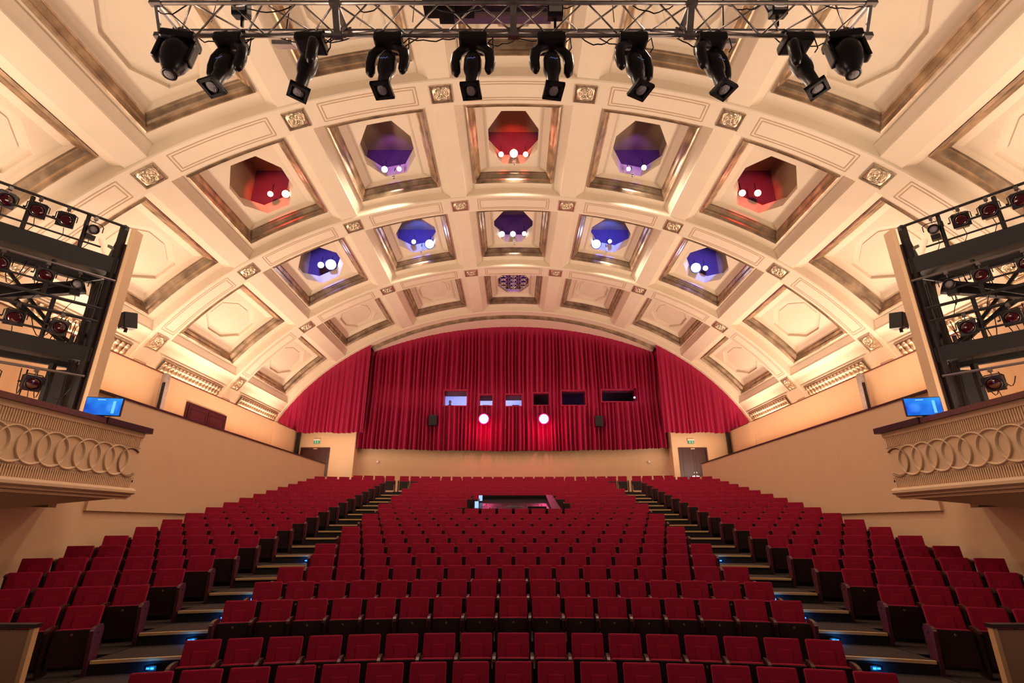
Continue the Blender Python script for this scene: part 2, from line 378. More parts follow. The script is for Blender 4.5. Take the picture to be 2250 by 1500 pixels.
# ================================================================== SKYLIGHT SHAFTS AND THEIR LAMPS
def cellM(uc,d):
    t=(VP(uc+.02,d,0)-VP(uc-.02,d,0)).normalized(); y=Vector((0,1,0)); n=y.cross(t)*-1
    if n.z<0: n=-n
    m=Matrix((t,y,n)).transposed().to_4x4(); m.translation=VP(uc,d,0); return m
for (b,c),k in KIND.items():
    if k not in('open','grille'): continue
    d0,d1=BAYS[b]; dc=(d0+d1)/2+.15; uc=c*PIT; top=VP(uc,dc,1.16)
    hw=1.25 if k=='open' else 1.1
    sh=MB().mat('attic'); z0=VP(abs(uc)+ (1.1 if c else 0),dc,1.14).z-.02; z1=(15.1,14.2,13.2)[abs(c)]
    ctr=VP(uc,dc,1.16).x; x0,x1=ctr-hw-.1,ctr+hw+.1; y0,y1=dc-1.7,dc+1.55
    zl=VP(uc-1.2,dc,1.15).z; zr=VP(uc+1.2,dc,1.15).z; xl=VP(uc-1.2,dc,1.15).x; xr=VP(uc+1.2,dc,1.15).x
    sh.quad((xl,y0,zl),(xl,y1,zl),(xl,y1,z1),(xl,y0,z1)); sh.quad((xr,y0,zr),(xr,y1,zr),(xr,y1,z1),(xr,y0,z1))
    sh.quad((xl,y0,zl),(xr,y0,zr),(xr,y0,z1),(xl,y0,z1)); sh.quad((xl,y0,z1),(xr,y0,z1),(xr,y1,z1),(xl,y1,z1))
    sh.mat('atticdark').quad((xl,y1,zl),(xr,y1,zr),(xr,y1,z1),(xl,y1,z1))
    # ledge ring closing the gap between lip and shaft
    sh.mat('attic')
    O=octring(uc,dc,1.0,1.28,1); B=octring(uc,dc,1.45,1.285,1); sh.grid([O,B],close=True)
    trim(sh,label='boarded light shaft above a ceiling opening')
LAMPS=[(1,-2,[(594,426,'e_red',.11),(628,426,'e_red',.15)],'red',(1,.08,.06),60),
 (1,-1,[(845,372,'e_white',.12),(877,371,'e_pink',.10)],'violet',(.35,.12,.9),22),
 (1,0,[(1101,339,'e_red',.11),(1129,337,'e_red',.17),(1155,339,'e_red',.11)],'red',(1,.08,.06),70),
 (1,1,[(1381,371,'e_pink',.09),(1415,368,'e_white',.10)],'violet',(.3,.12,.9),20),
 (1,2,[(1631,424,'e_red',.13),(1665,424,'e_red',.13)],'red',(1,.06,.06),45),
 (2,-2,[(705,582,'e_white',.15),(727,581,'e_blue',.26)],'blue',(.15,.2,1),70),
 (2,-1,[(909,531,'e_white',.11),(944,536,'e_blue',.23)],'blue',(.08,.15,1),80),
 (2,0,[(1103,514,'e_white',.14),(1127,514,'e_white',.14),(1152,513,'e_white',.11),(1168,510,'e_white',.06)],'purple',(.4,.2,.8),14),
 (2,1,[(1310,536,'e_blue',.23),(1340,530,'e_blue',.10)],'blue',(.08,.15,1),80),
 (2,2,[(1529,588,'e_blue',.24),(1550,589,'e_white',.12)],'blue',(.15,.2,1),70)]
RW={1:'nearest row of ceiling coffers',2:'second row of ceiling coffers'}; CW={-2:'outer left',-1:'inner left',0:'centre',1:'inner right',2:'outer right'}
for b,c,ls,cn,colr,pw in LAMPS:
    d0,d1=BAYS[b]; dc=(d0+d1)/2+.15; y1=dc+.95
    for i,(px,py,em_,rad) in enumerate(ls):
        p=inv(px,py,y1); t=empty('attic_spotlight',p)
        aim=(Vector((0,0,0))-p).to_track_quat('Z','Y').to_matrix().to_4x4()
        L=MB().mat('blackp').lathe([(rad*.5,-.32),(rad*.9,-.28),(rad*1.06,-.05),(rad*1.1,0),(rad*1.0,0.0)],16,aim,cap=False); L.lathe([(rad*.5,-.33),(rad*.5,-.32)],12,aim)
        part('housing',L,t,True)
        part('lens',MB().mat(em_+'_rim').lathe([(rad*1.0,-.02),(rad*.9,0.0)],20,aim,cap=False).mat(em_).lathe([(rad*.9,0.0),(rad*.5,.015)],20,aim),t)
        part('bracket',MB().mat('black').bar((0,.1,0),(0,.1,.5),.03),t)
        lit={'e_white':'white','e_red':'red','e_blue':'blue-white','e_pink':'magenta'}[em_]
        pos='only one' if len(ls)==1 else (['left','right'][i] if len(ls)==2 else ['leftmost','second','third','rightmost'][i] if len(ls)==4 else ['left','middle','right'][i])
        tag(t,'%s glowing spotlight, the %s one in the %s opening, %s'%(lit,pos,CW[c],RW[b].replace(' of ceiling coffers',' of coffers')),'spotlight','spotlights in the ceiling openings')
    sp=VP(c*PIT,dc,1.7); spot('shaft_light',(sp.x,dc+.0,sp.z-.1),(sp.x,dc+1.55,sp.z-.1),pw*3.0,colr,1.5,.5,.1)
for (px,py,b) in ((865,388,1),(1130,358,1),(1390,384,1),(925,552,2),(1130,534,2),(1333,553,2)):
    d0,d1=BAYS[b]; D=(d0+d1)/2+1.35
    p=inv(px,py,D); t=empty('downlight',p)
    part('body',MB().mat('white').lathe([(.06,-.02),(.065,.0),(.065,.22),(.05,.24)],14),t,True)
    part('reflector',MB().mat('chrome').lathe([(.05,-.07),(.062,-.02)],14),t,True)
    part('stem',MB().mat('steel').bar((0,0,.24),(0,.12,.5),.025),t)
    spot('down_spot',(p.x,p.y,p.z-.1),(p.x*1.15,p.y,-2),420,(1,.80,.60),2.7,.5,.15)
    cw='left' if px<1100 else 'right' if px>1200 else 'centre'
    tag(t,'small white cylinder downlight under the %s opening, %s'%(cw,RW[b].replace(' of ceiling coffers',' of coffers')),'ceiling light','downlights under the ceiling openings')
for x in (-4.6,0,4.6): spot('down_spot',(x,8.6,VP(x,8.6,.3).z-.35),(x*1.3,8.6,-2),420,(1,.80,.60),2.7,.5,.15)   # added unseen spots, brighten the walls and seats near the front
# the scroll grille
d0,d1=BAYS[3]; dc=(d0+d1)/2+.15; gp=VP(0,dc,.92); t=empty('ceiling_grille',gp)
tag(t,'octagonal scrollwork grille with purple light behind, in the far centre coffer','grille')
fr=MB().mat('gilt'); oc=octring(0,dc,.97,.92,1)
for i in range(8): fr.bar(oc[i]-gp,oc[(i+1)%8]-gp,.06)
part('frame',fr,t)
sw=MB().mat('gilt')
def circ(x,y,r,a0=0,a1=2*PI,n=14,rr=.016): sw.tube([(x+r*cos(a0+(a1-a0)*i/n),y+r*sin(a0+(a1-a0)*i/n),0) for i in range(n+1)],rr,5)
for x in (-.3,.3): sw.bar((x,-1.3,0),(x,1.3,0),.035)
for y in (-.95,-.48,0,.48,.95):
    circ(0,y,.22); circ(0,y,.08)
for s in (-1,1):
    for y in (-.5,0,.5): circ(s*.58,y,.2); circ(s*.58,y+.25,.09)
    sw.bar((s*.45,-1.0,0),(s*.45,1.0,0),.03); sw.bar((s*.75,-.6,0),(s*.75,.6,0),.03)
part('scrollwork',sw,t)
point('grille_light',(0,dc,gp.z+1.0),26,(.35,.15,1),.3)
# ================================================================== WALLS
XW=9.75; HW=2.95; XU=12.6; HU=5.10
for s in (-1,1):
    side=SD(s)
    lw=MB().mat('wall')
    # lower wall, recessed dado below, raised panel above
    X=lambda a:s*a
    lw.box((min(X(XW+.07),X(XW+.25)),2,-2.9),(max(X(XW+.07),X(XW+.25)),27.0,.34))
    lw.box((min(X(XW+.07),X(XW+.25)),11.5,.34),(max(X(XW+.07),X(XW+.25)),27.0,HW))
    lw.box((min(X(XW),X(XW+.07)),12.25,.30),(max(X(XW),X(XW+.07)),27.0,HW))
    # low seating parapet steps past the wall end
    lw.box((min(X(XW+.25),X(XU)),11.5,2.2),(max(X(XW+.25),X(XU)),29.9,2.4))   # gallery floor
    lw.box((min(X(XW+.25),X(XU)),11.5,.4),(max(X(XW+.25),X(XU)),11.7,2.4))
    struct('wall_%s'%side,lw)
    uw=MB().mat('wall')
    uw.box((min(X(XU),X(XU+.25)),2,.4),(max(X(XU),X(XU+.25)),29.9,HU))
    uw.box((min(X(XU),X(XU+.25)),27.0,-2.9),(max(X(XU),X(XU+.25)),29.9,.4))
    uw.box((min(X(XU-.06),X(XU)),26.6,-2.0),(max(X(XU-.06),X(XU)),27.1,HU))     # shallow pilaster
    struct('wall_%s_upper'%side,uw)
    tr=MB().mat('raildark')
    tr.box((min(X(XW-.03),X(XW+.3)),11.5,HW),(max(X(XW-.03),X(XW+.3)),27.05,HW+.045)); trim(tr,label='thin dark coping along the top of the %s lower wall'%side)
    tr=MB().mat('railwood'); tr.box((min(X(XU-.03),X(XU+.3)),2,HU),(max(X(XU-.03),X(XU+.3)),29.9,HU+.035)); trim(tr,label='thin red-brown coping on the %s gallery wall'%side)
    # cove floor, keeps the lamps hidden
    cv=MB().mat('cream'); cv.quad((X(XU+.2),2,HU-.45),(X(14.9),2,HU-.45),(X(14.9),29.9,HU-.45),(X(XU+.2),29.9,HU-.45)); trim(cv)
    # black banner post in the far corner
    t=MB().mat('black').box((-.09,-.1,0),(.09,.1,1.55)); o=part('corner_post',t,None,loc=(s*12.42,29.6,3.47)); tag(o,'narrow black post in the %s far corner below the curtain'%side,'post')
    # grey wrapped column
    g=MB().mat('greyfab').lathe([(.12,0),(.13,.3),(.12,1.2),(.14,2.0),(.13,2.60),(.08,2.66)],14)
    t=empty('wrapped_column',(s*12.35,17.5,2.4)); part('cloth_wrap',g,t,True)
    part('black_strip',MB().mat('black').box((-.03,-.16,.1),(.05,-.11,2.3)),t,loc=(s*-.05,0,0))
    tag(t,'grey cloth-wrapped column against the %s gallery wall'%side,'column')
# back wall: door walls at the sides, curved apse in the middle
YB=29.9
bw=MB().mat('wall')
def apse(x): return 30.62+ (math.sqrt(36**2-x*x)-math.sqrt(36**2-9.2**2))
FB=1.53
for s in (-1,1):
    a,b_=s*9.2,s*13.9
    dx0,dx1=((-12.3,-10.62) if s<0 else (9.55,11.2)); lo,hi=min(a,b_),max(a,b_)
    bw.quad((lo,YB,0),(dx0,YB,0),(dx0,YB,5.9),(lo,YB,5.9)); bw.quad((dx1,YB,0),(hi,YB,0),(hi,YB,5.9),(dx1,YB,5.9)); bw.quad((dx0,YB,4.2),(dx1,YB,4.2),(dx1,YB,5.9),(dx0,YB,5.9))
    bw.quad((a,YB,0),(a,YB+.72,0),(a,YB+.72,5.5),(a,YB,5.5))
bw.grid([[Vector((x,apse(x),h)) for x in linsp(-9.2,9.2,48)] for h in (0,6.0)])
struct('wall_back',bw)
bw=MB().mat('atticdark'); bw.box((-15,33.9,0),(15,34.0,14)); struct('wall_back_outer',bw)
# doors in the back wall
for n_,(x0,x1,s) in enumerate(((-12.3,-10.62,-1),(9.55,11.2,1))):
    t=empty('door_%d'%(n_+1),((x0+x1)/2,YB,FB)); t['kind']='structure'; t['label']='dark red-brown double door at the %s back corner'%SD(s)
    w_=(x1-x0)/2; h_=4.2-FB
    fr=MB().mat('red_wood'); fr.box((-w_,-.05,0),(-w_+.09,.1,h_-.09)); fr.box((w_-.09,-.05,0),(w_,.1,h_-.09)); fr.box((-w_,-.05,h_-.09),(w_,.1,h_)); part('door_frame',fr,t)
    for q in (-1,1):
        lf=MB().mat('red_wood'); a,b_=sorted((q*.005,q*(w_-.09))); lf.box((a,.02,.01),(b_,.07,h_-.09))
        for z0,z1 in ((.15,1.1),(1.25,h_-.25)): lf.box((a+.12,.0,z0),(b_-.12,.03,z1))
        lo=part('door_leaf',lf,t)
        if s>0:
            hd=MB().mat('chrome'); hd.lathe([(.03,0),(.03,.03)],10,Matrix.Translation((q*.07,.0,1.05))@Matrix.Rotation(PI/2,4,'X')); hd.bar((q*.07,-.05,1.05),(q*.2,-.05,1.05),.025); hd.bar((q*.07,-.02,1.25),(q*.07,-.06,1.25),.04)
            part('door_handle',hd,lo)
    cl=MB().mat('chrome').box((-.12,-.06,h_-.1),(.12,-.01,h_-.04)); part('door_closer',cl,t)
    # exit sign
    e=empty('exit_sign',((-11.42 if s<0 else 10.32),YB-.05,4.42)); part('sign_box',MB().mat('green').box((-.17,-.03,0),(.17,.03,.17)),e)
    pic=MB().mat('white')
    for q in (-.07,.07): pic.box((q-.02,-.036,.03),(q+.02,-.031,.13))
    part('pictogram',pic,e); part('top_cover',MB().mat('white').box((-.19,-.045,.17),(.19,.045,.26)),e)
    tag(e,'small green exit sign above the %s back door'%SD(s),'sign')
for s in (-1,1):
    t=empty('wall_sensor',(s*8.05,apse(8.05)-.06,3.48)); part('sensor_body',MB().mat('white').rbox((-.06,-.04,-.07),(.06,.05,.07),.02),t); part('sensor_eye',MB().mat('blackp').box((-.02,-.05,-.04),(.02,-.035,-.01)),t)
    tag(t,'small white motion sensor on the %s end of the back wall'%SD(s),'sensor')
# gallery door on the left, high up in the upper wall
t=empty('door_3',(-XU,20.7,2.4)); t['kind']='structure'; t['label']='wide red-brown panelled double door in the left gallery wall'
fr=MB().mat('red_wood'); fr.box((0,-1.42,0),(.06,1.42,2.06)); part('door_frame',fr,t)
for q in (-1,1):
    lf=MB().mat('red_wood'); a,b_=sorted((q*.02,q*1.33)); lf.box((.05,a,0),(.09,b_,1.97)); lf.mat('red_wood')
    part('door_leaf',lf,t); pn=MB().mat('raildark'); 
    for (za,zb) in ((.1,1.84),): 
        for (p,qq,r1,r2) in ((a+.12,b_-.12,zb-.03,zb),(a+.12,a+.15,za,zb),(b_-.15,b_-.12,za,zb)): pn.box((.088,p,r1),(.098,qq,r2))
    part('panel_moulding',pn,t)
# ================================================================== CURTAINS
def fold(x,ph=0): return .15*sin(2*PI*x/.26+1.9*sin(x*2.3+ph))+.09*sin(2*PI*x/.71+2.2*sin(x*.9+ph))+.02*sin(2*PI*x/.15)
def topH(x,off):                                      # vault height above x with inward offset
    lo,hi=0.0,18.5
    for _ in range(24):
        m_=(lo+hi)/2
        if VP(m_,0,off).x<abs(x): lo=m_
        else: hi=m_
    return VP(lo,0,off).z
WIN=[(975,1027,856,891),(1053,1083,866,891),(1110,1147,865,892),(1171,1207,862,890),(1233,1287,857,890),(1321,1396,855,882)]
WR=[]
for (xa,xb,ya,yb) in WIN:
    xm=(xa+xb)/2; D=apse((xm-CX)/40)-.45
    for _ in range(4): X0=inv(xm,(ya+yb)/2,D).x; D=apse(X0)-.45
    WR.append((inv(xa,ya,D).x,inv(xb,ya,D).x,inv(xm,yb,D).z,inv(xm,ya,D).z))
cu=MB().mat('curtain'); xs=linsp(-9.15,9.15,900); xs=sorted(set(xs+[w_[0] for w_ in WR]+[w_[1] for w_ in WR]))
cols=[]; defb,deft=sum(w_[2] for w_ in WR)/6,sum(w_[3] for w_ in WR)/6
for x in xs:
    yy=apse(x)-.36; f=fold(x); top=topH(x,-.15)+.3; bot=4.22+.05*sin(x*1.7)*.3+.02*f
    hb,ht=defb,deft
    for w_ in WR:
        if w_[0]-1e-6<=x<=w_[1]+1e-6: hb,ht=w_[2],w_[3]
    hs=[(bot,1.25),(bot+.5,1.1),(hb-.4,.9),(hb,.6),(ht,.6),(ht+.4,.85),(ht+2,1.0),(max(ht+2.05,top-1.1),.8),(max(ht+2.1,top-.42),.12),(max(ht+2.2,top+.05),.12)]
    cols.append([Vector((x+.05*sin((h-4)*.8+x)*.5,yy+f*k,h)) for h,k in hs])
for i in range(len(xs)-1):
    xm=(xs[i]+xs[i+1])/2; inw=any(w_[0]<xm<w_[1] for w_ in WR)
    for k in range(9):
        if inw and k==3: continue
        cu.quad(cols[i][k],cols[i+1][k],cols[i+1][k+1],cols[i][k+1])
t=empty('stage_curtain',(0,apse(0)-.42,4.2)); me=cu.mesh('stage_curtain',True); bpy.data.objects.remove(t)
o=link('back_curtain',me); tag(o,'wide crimson pleated curtain filling the middle of the back wall, with window openings','curtain')
sol=o.modifiers.new('weld','WELD'); sol.merge_threshold=.0005
for s in (-1,1):
    cu=MB().mat('curtain'); rows=[]
    for x in linsp(8.75,13.75,300):
        f=fold(x*s,1.0); top=topH(x,.0)+.3; bot=5.0+.03*sin(x*3)
        if x>12.55: bot=5.08
        hs=([bot+(top-1.0-bot)*q for q in (0,.2,.55,1.0)]+[top-.42,top]) if top>bot+1.1 else [bot+(max(top,bot+.02)-bot)*q for q in (0,.2,.4,.6,.8,1.0)]
        rows.append([Vector((s*x,29.58+f*k*.6,h)) for h,k in zip(hs,(1.2,1.1,1,.8,.12,.08))])
    cu.grid(rows); o=link('side_curtain',cu.mesh('side_curtain',True)); tag(o,'crimson pleated curtain hanging over the %s back door'%SD(s),'curtain','side curtains over the back doors')
# booth behind the curtain
bo=MB().mat('booth')
def room(x0,x1,y0,y1,z0,z1,mb):
    mb.quad((x0,y0,z0),(x1,y0,z0),(x1,y1,z0),(x0,y1,z0)); mb.quad((x0,y0,z1),(x1,y0,z1),(x1,y1,z1),(x0,y1,z1))
    mb.quad((x0,y0,z0),(x0,y1,z0),(x0,y1,z1),(x0,y0,z1)); mb.quad((x1,y0,z0),(x1,y1,z0),(x1,y1,z1),(x1,y0,z1)); mb.quad((x0,y1,z0),(x1,y1,z0),(x1,y1,z1),(x0,y1,z1))
room(-4.6,.85,apse(0)+.05,33.6,5.95,8.6,bo); struct('wall_booth_lit',bo)
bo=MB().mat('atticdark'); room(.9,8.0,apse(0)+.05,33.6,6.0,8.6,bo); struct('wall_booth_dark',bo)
area('booth_ceiling_light',(-2,32.2,8.5),(-2,32.2,6),4.5,.8,105,(.55,.60,1))
area('booth_ceiling_light',(4.5,32.2,8.5),(4.5,32.2,6),2,.3,4,(.4,.35,1))
WL=['bright leftmost booth window with a person behind it','small bright booth window above the left red lamp','bright square booth window between the two red lamps','dim booth window above the right red lamp','dark wide booth window, second from the right','long dark rightmost booth window with a tiny light']
for i,(x0,x1,h0,h1) in enumerate(WR):
    yy=apse((x0+x1)/2)-.40; t=empty('window_%d'%(i+1),((x0+x1)/2,yy,h0)); t['kind']='structure'; t['label']=WL[i]
    w_=(x1-x0)/2; hh=h1-h0; top=.30 if i<3 else .05
    fr=MB().mat('curtain')
    for a,b_,c,d in ((-w_,-w_+.03,.0,hh),(w_-.03,w_,.0,hh),(-w_+.03,w_-.03,0,.03),(-w_+.03,w_-.03,hh-.03,hh)): fr.box((a,-.02,c),(b_,.75,d))
    for a,b_,c,d in ((-w_-.02,w_+.02,hh,hh+.03),(-w_-.02,w_+.02,-.02,0),(-w_-.02,-w_,0,hh),(w_,w_+.02,0,hh)): fr.box((a,-.03,c),(b_,.2,d))
    part('window_frame',fr,t)
    hd=MB().mat('atticdark').box((-w_,.3,hh-top),(w_,.5,hh)); part('window_header',hd,t)
    gm=bpy.data.materials.get('booth_glass')
    if not gm:
        gm=bpy.data.materials.new('booth_glass'); gm.use_nodes=True; g_=gm.node_tree.nodes['Principled BSDF']; g_.inputs['Transmission Weight'].default_value=1; g_.inputs['Roughness'].default_value=.0; g_.inputs['IOR'].default_value=1.05; g_.inputs['Base Color'].default_value=(.9,.92,1,1)
    gl=MB().mat(gm).quad((-w_,.25,0),(w_,.25,0),(w_,.25,hh),(-w_,.25,hh)); part('window_pane',gl,t)
# booth furniture
t=empty('booth_desk',(-1.9,32.0,6.0)); part('desk_top',MB().mat('booth').box((-2.3,-.3,.72),(2.3,.3,.76)),t)
for x in (-2.2,2.1): part('leg',MB().mat('booth').box((x,-.25,0),(x+.06,.25,.72)),t)
tag(t,'pale desk inside the lit control booth','desk')
for x,nm in ((-1.75,'left'),(.15,'right')):
    t=empty('booth_monitor',(x,32.05,6.76)); part('screen',MB().mat('atticdark').box((-.22,-.03,.1),(.22,.02,.42)).mat('e_pink').box((-.1,-.035,.15),(.1,-.031,.3)),t); part('stand',MB().mat('booth').bar((0,0,0),(0,0,.12),.05),t)
    tag(t,'small monitor on the booth desk behind the %s lit window'%('second' if nm=='left' else 'third'),'monitor')
t=empty('tube_light',(0.02,33.2,8.2)); part('tube',MB().mat('e_strip').box((-.6,-.06,-.05),(.5,.06,.05)),t); part('fitting',MB().mat('booth').box((-.62,-.08,.05),(.52,.08,.39)),t); tag(t,'glowing ceiling tube light inside the booth, third window','lamp')
# person in the booth (seen head and shoulders)
pp=inv(989,890,32.0); t=empty('person',(pp.x,32.0,6.0)); hz=pp.z-6.0
bd=MB().mat('blackp')
def ell(zs,n=14): 
    return [[Vector((rx*cos(2*PI*k/n)+cx_,ry*sin(2*PI*k/n)+cy_,z)) for k in range(n)] for z,rx,ry,cx_,cy_ in zs]
skin=mat('skin_in_shade',(.30,.18,.14),.6); M['skin']=skin; M['hair']=mat('dark_hair',(.02,.015,.015),.8)
shz=hz+.02
bd.mat('skin').grid(ell([(shz-.02,.07,.07,0,0),(shz+.03,.055,.06,0,-.01),(shz+.07,.06,.075,0,-.02),(shz+.12,.075,.095,0,-.02),(shz+.18,.082,.10,0,-.02),(shz+.24,.07,.085,0,-.01),(shz+.28,.03,.04,0,0)]),close=True)
bd.lathe([(.004,-.03),(.014,-.01),(.002,.02)],6,Matrix.Translation((0,-.12,shz+.13)))
part('body',bd,t,True)
cl=MB().mat('blackp').grid(ell([(.42,.18,.14,0,0),(.6,.17,.12,0,0),(shz-.25,.20,.12,0,0),(shz-.08,.22,.11,0,0),(shz-.03,.16,.09,0,0),(shz+.01,.07,.07,0,0)]),close=True)
for s in (-1,1): cl.tube([(s*.2,0,shz-.1),(s*.26,-.05,shz-.3),(s*.2,-.25,shz-.42)],[.06,.05,.035],8)
part('shirt',cl,t,True)
part('hair',MB().mat('hair').grid(ell([(shz+.15,.086,.08,0,.03),(shz+.2,.088,.10,0,.01),(shz+.25,.076,.09,0,0),(shz+.295,.03,.04,0,0)]),close=True),t,True)
tag(t,'person in dark clothes sitting behind the leftmost lit booth window','person')
# the two burning projectors and two speakers in front of the curtain
for i,(px,py) in enumerate(((1063,920),(1195,920))):
    D=apse(1.8)-1.1; p=inv(px,py,D); t=empty('stage_projector',p)
    aim=(Vector((p.x*.0,0,0))-p).to_track_quat('Z','Y').to_matrix().to_4x4()
    part('housing',MB().mat('black').lathe([(.12,-.5),(.22,-.45),(.30,-.1),(.32,0),(.30,.03)],20,aim,cap=False),t,True)
    part('lens',MB().mat('e_hot').lathe([(.27,.0),(.15,.03)],24,aim).mat('e_hot_rim').lathe([(.33,-.03),(.27,0.0)],24,aim,cap=False),t)
    part('yoke',MB().mat('black').bar((-.34,0,0),(-.34,0,.35),.03).bar((.34,0,0),(.34,0,.35),.03).bar((-.34,0,.35),(.34,0,.35),.03).bar((0,0,.35),(0,.55,.42),.04),t)
    tag(t,'blazing red-pink %s projector in front of the curtain'%('left' if i==0 else 'right'),'projector','two burning projectors')
    point('projector_light',(p.x,p.y-.3,p.z-.4),95,(1,.0,.2),.3)
for i,(px,py) in enumerate(((952,923),(1315,925))):
    D=apse(4.6)-.75; p=inv(px,py,D); t=empty('wall_speaker',p); part('cabinet',MB().mat('blackp').rbox((-.24,-.18,-.34),(.24,.18,.30),.03),t); part('grille',MB().mat('black').box((-.2,-.195,-.3),(.2,-.178,.26)),t); part('bracket',MB().mat('steel').bar((0,.1,.3),(0,.35,.45),.05),t)
    tag(t,'black loudspeaker hanging before the curtain, %s of the red projectors'%SD(-1 if i==0 else 1),'speaker')
p=inv(1394,873,apse(6.9)-.8); t=empty('pinpoint_lamp',p); part('bulb',MB().mat('e_cyan').lathe([(.005,-.05),(.05,0),(.005,.05)],10,Matrix.Rotation(PI/2,4,'X')),t,True); part('holder',MB().mat('black').bar((0,.03,0),(0,.5,0),.03),t); tag(t,'tiny blue-white lamp at the right end of the rightmost booth window','lamp')
# ================================================================== SEATING TERRACES
RC=-11.0                                              # centre of the row circles (y)
ROWD=[7.67,8.68]+[9.58+.906*i for i in range(19)]+[28.2]
ROWH=[-1.68,-1.53]+[-1.15+.182*i for i in range(19)]+[2.40]
SH=.86
FLR=[h-SH for h in ROWH]
def dep(r,x):
    R=ROWD[r]-RC; return RC+math.sqrt(max(0,R*R-x*x))
def seg(mb,xa,xb,y0f,y1f,z,zb,n=8,top='carpet',rz='riser'):
    xs=linsp(xa,xb,n); A=[Vector((x,y0f(x),z)) for x in xs]; B=[Vector((x,y1f(x),z)) for x in xs]
    mb.mat(top).grid([A,B]); mb.mat(rz).grid([[Vector((p.x,p.y,zb)) for p in A],A])
    for k in (0,-1): mb.quad(A[k],B[k],Vector((B[k].x,B[k].y,zb)),Vector((A[k].x,A[k].y,zb)))
fl=MB()
fl.mat('carpet').box((-12.6,1.5,-2.9),(12.6,30.5,-2.53))
for r in range(1,22):
    z=FLR[r]; zb=-2.9
    off=.82 if r<21 else .95
    nx=(lambda x,r=r: dep(r+1,x)-.80) if r<21 else (lambda x: 30.2)
    y0=lambda x,r=r,off=off: dep(r,x)-off
    if r==20: nx=lambda x: dep(21,x)-.94
    seg(fl,-4.72,4.72,y0,nx,z,zb,14)
    if r>=2:
        for s in (-1,1): seg(fl,s*6.02,s*(9.82),y0,nx,z,zb,6)
    # aisle treads, shifted a little towards the stage
    ao=1.28
    if r>=1:
        ny=(lambda x,r=r: dep(r+1,x)-ao+.02) if r<21 else (lambda x: 30.2)
        for s in (-1,1): seg(fl,s*4.70,s*6.04,(lambda x,r=r: dep(r,x)-ao),ny,z,zb,3)
seg(fl,-12.6,-9.8,lambda x:26.0,lambda x:30.2,FB,-2.9,2); seg(fl,9.8,12.6,lambda x:26.0,lambda x:30.2,FB,-2.9,2)
struct('floor',fl)
for r in range(2,21):
    for s in (-1,1):
        nb=MB().mat('nosing'); xs=linsp(s*4.74,s*6.0,4)
        nb.grid([[Vector((x,dep(r,x)-1.30+a,FLR[r]+b_)) for a,b_ in ((0,-.035),(0,.006),(.035,.006),(.035,-.002))] for x in xs]); trim(nb,label='brass step nosing in the %s aisle'%SD(s))
for rr in (3,4,5,6,9):
  for s in (-1,1):
    x=s*5.25; y=dep(rr,x)-1.28-.02; z=FLR[rr]-.13
    t=empty('step_light',(x,y,z)); part('lens',MB().mat('e_step').box((-.055,-.012,-.012),(-.006,.0,.014)).box((.006,-.012,-.012),(.055,.0,.014)),t); part('housing',MB().mat('black').box((-.09,-.008,-.03),(.09,.02,.035)),t)
    tag(t,'blue glowing step light in the %s aisle, %s'%(SD(s),{3:'lowest and nearest the stage',4:'second from the stage',5:'third from the stage',6:'fourth from the stage',9:'farthest from the stage'}[rr]),'step light','blue step lights in the aisles')
    point('step_glow',(x,y-.06,z),1.0,(.03,.3,1),.02)
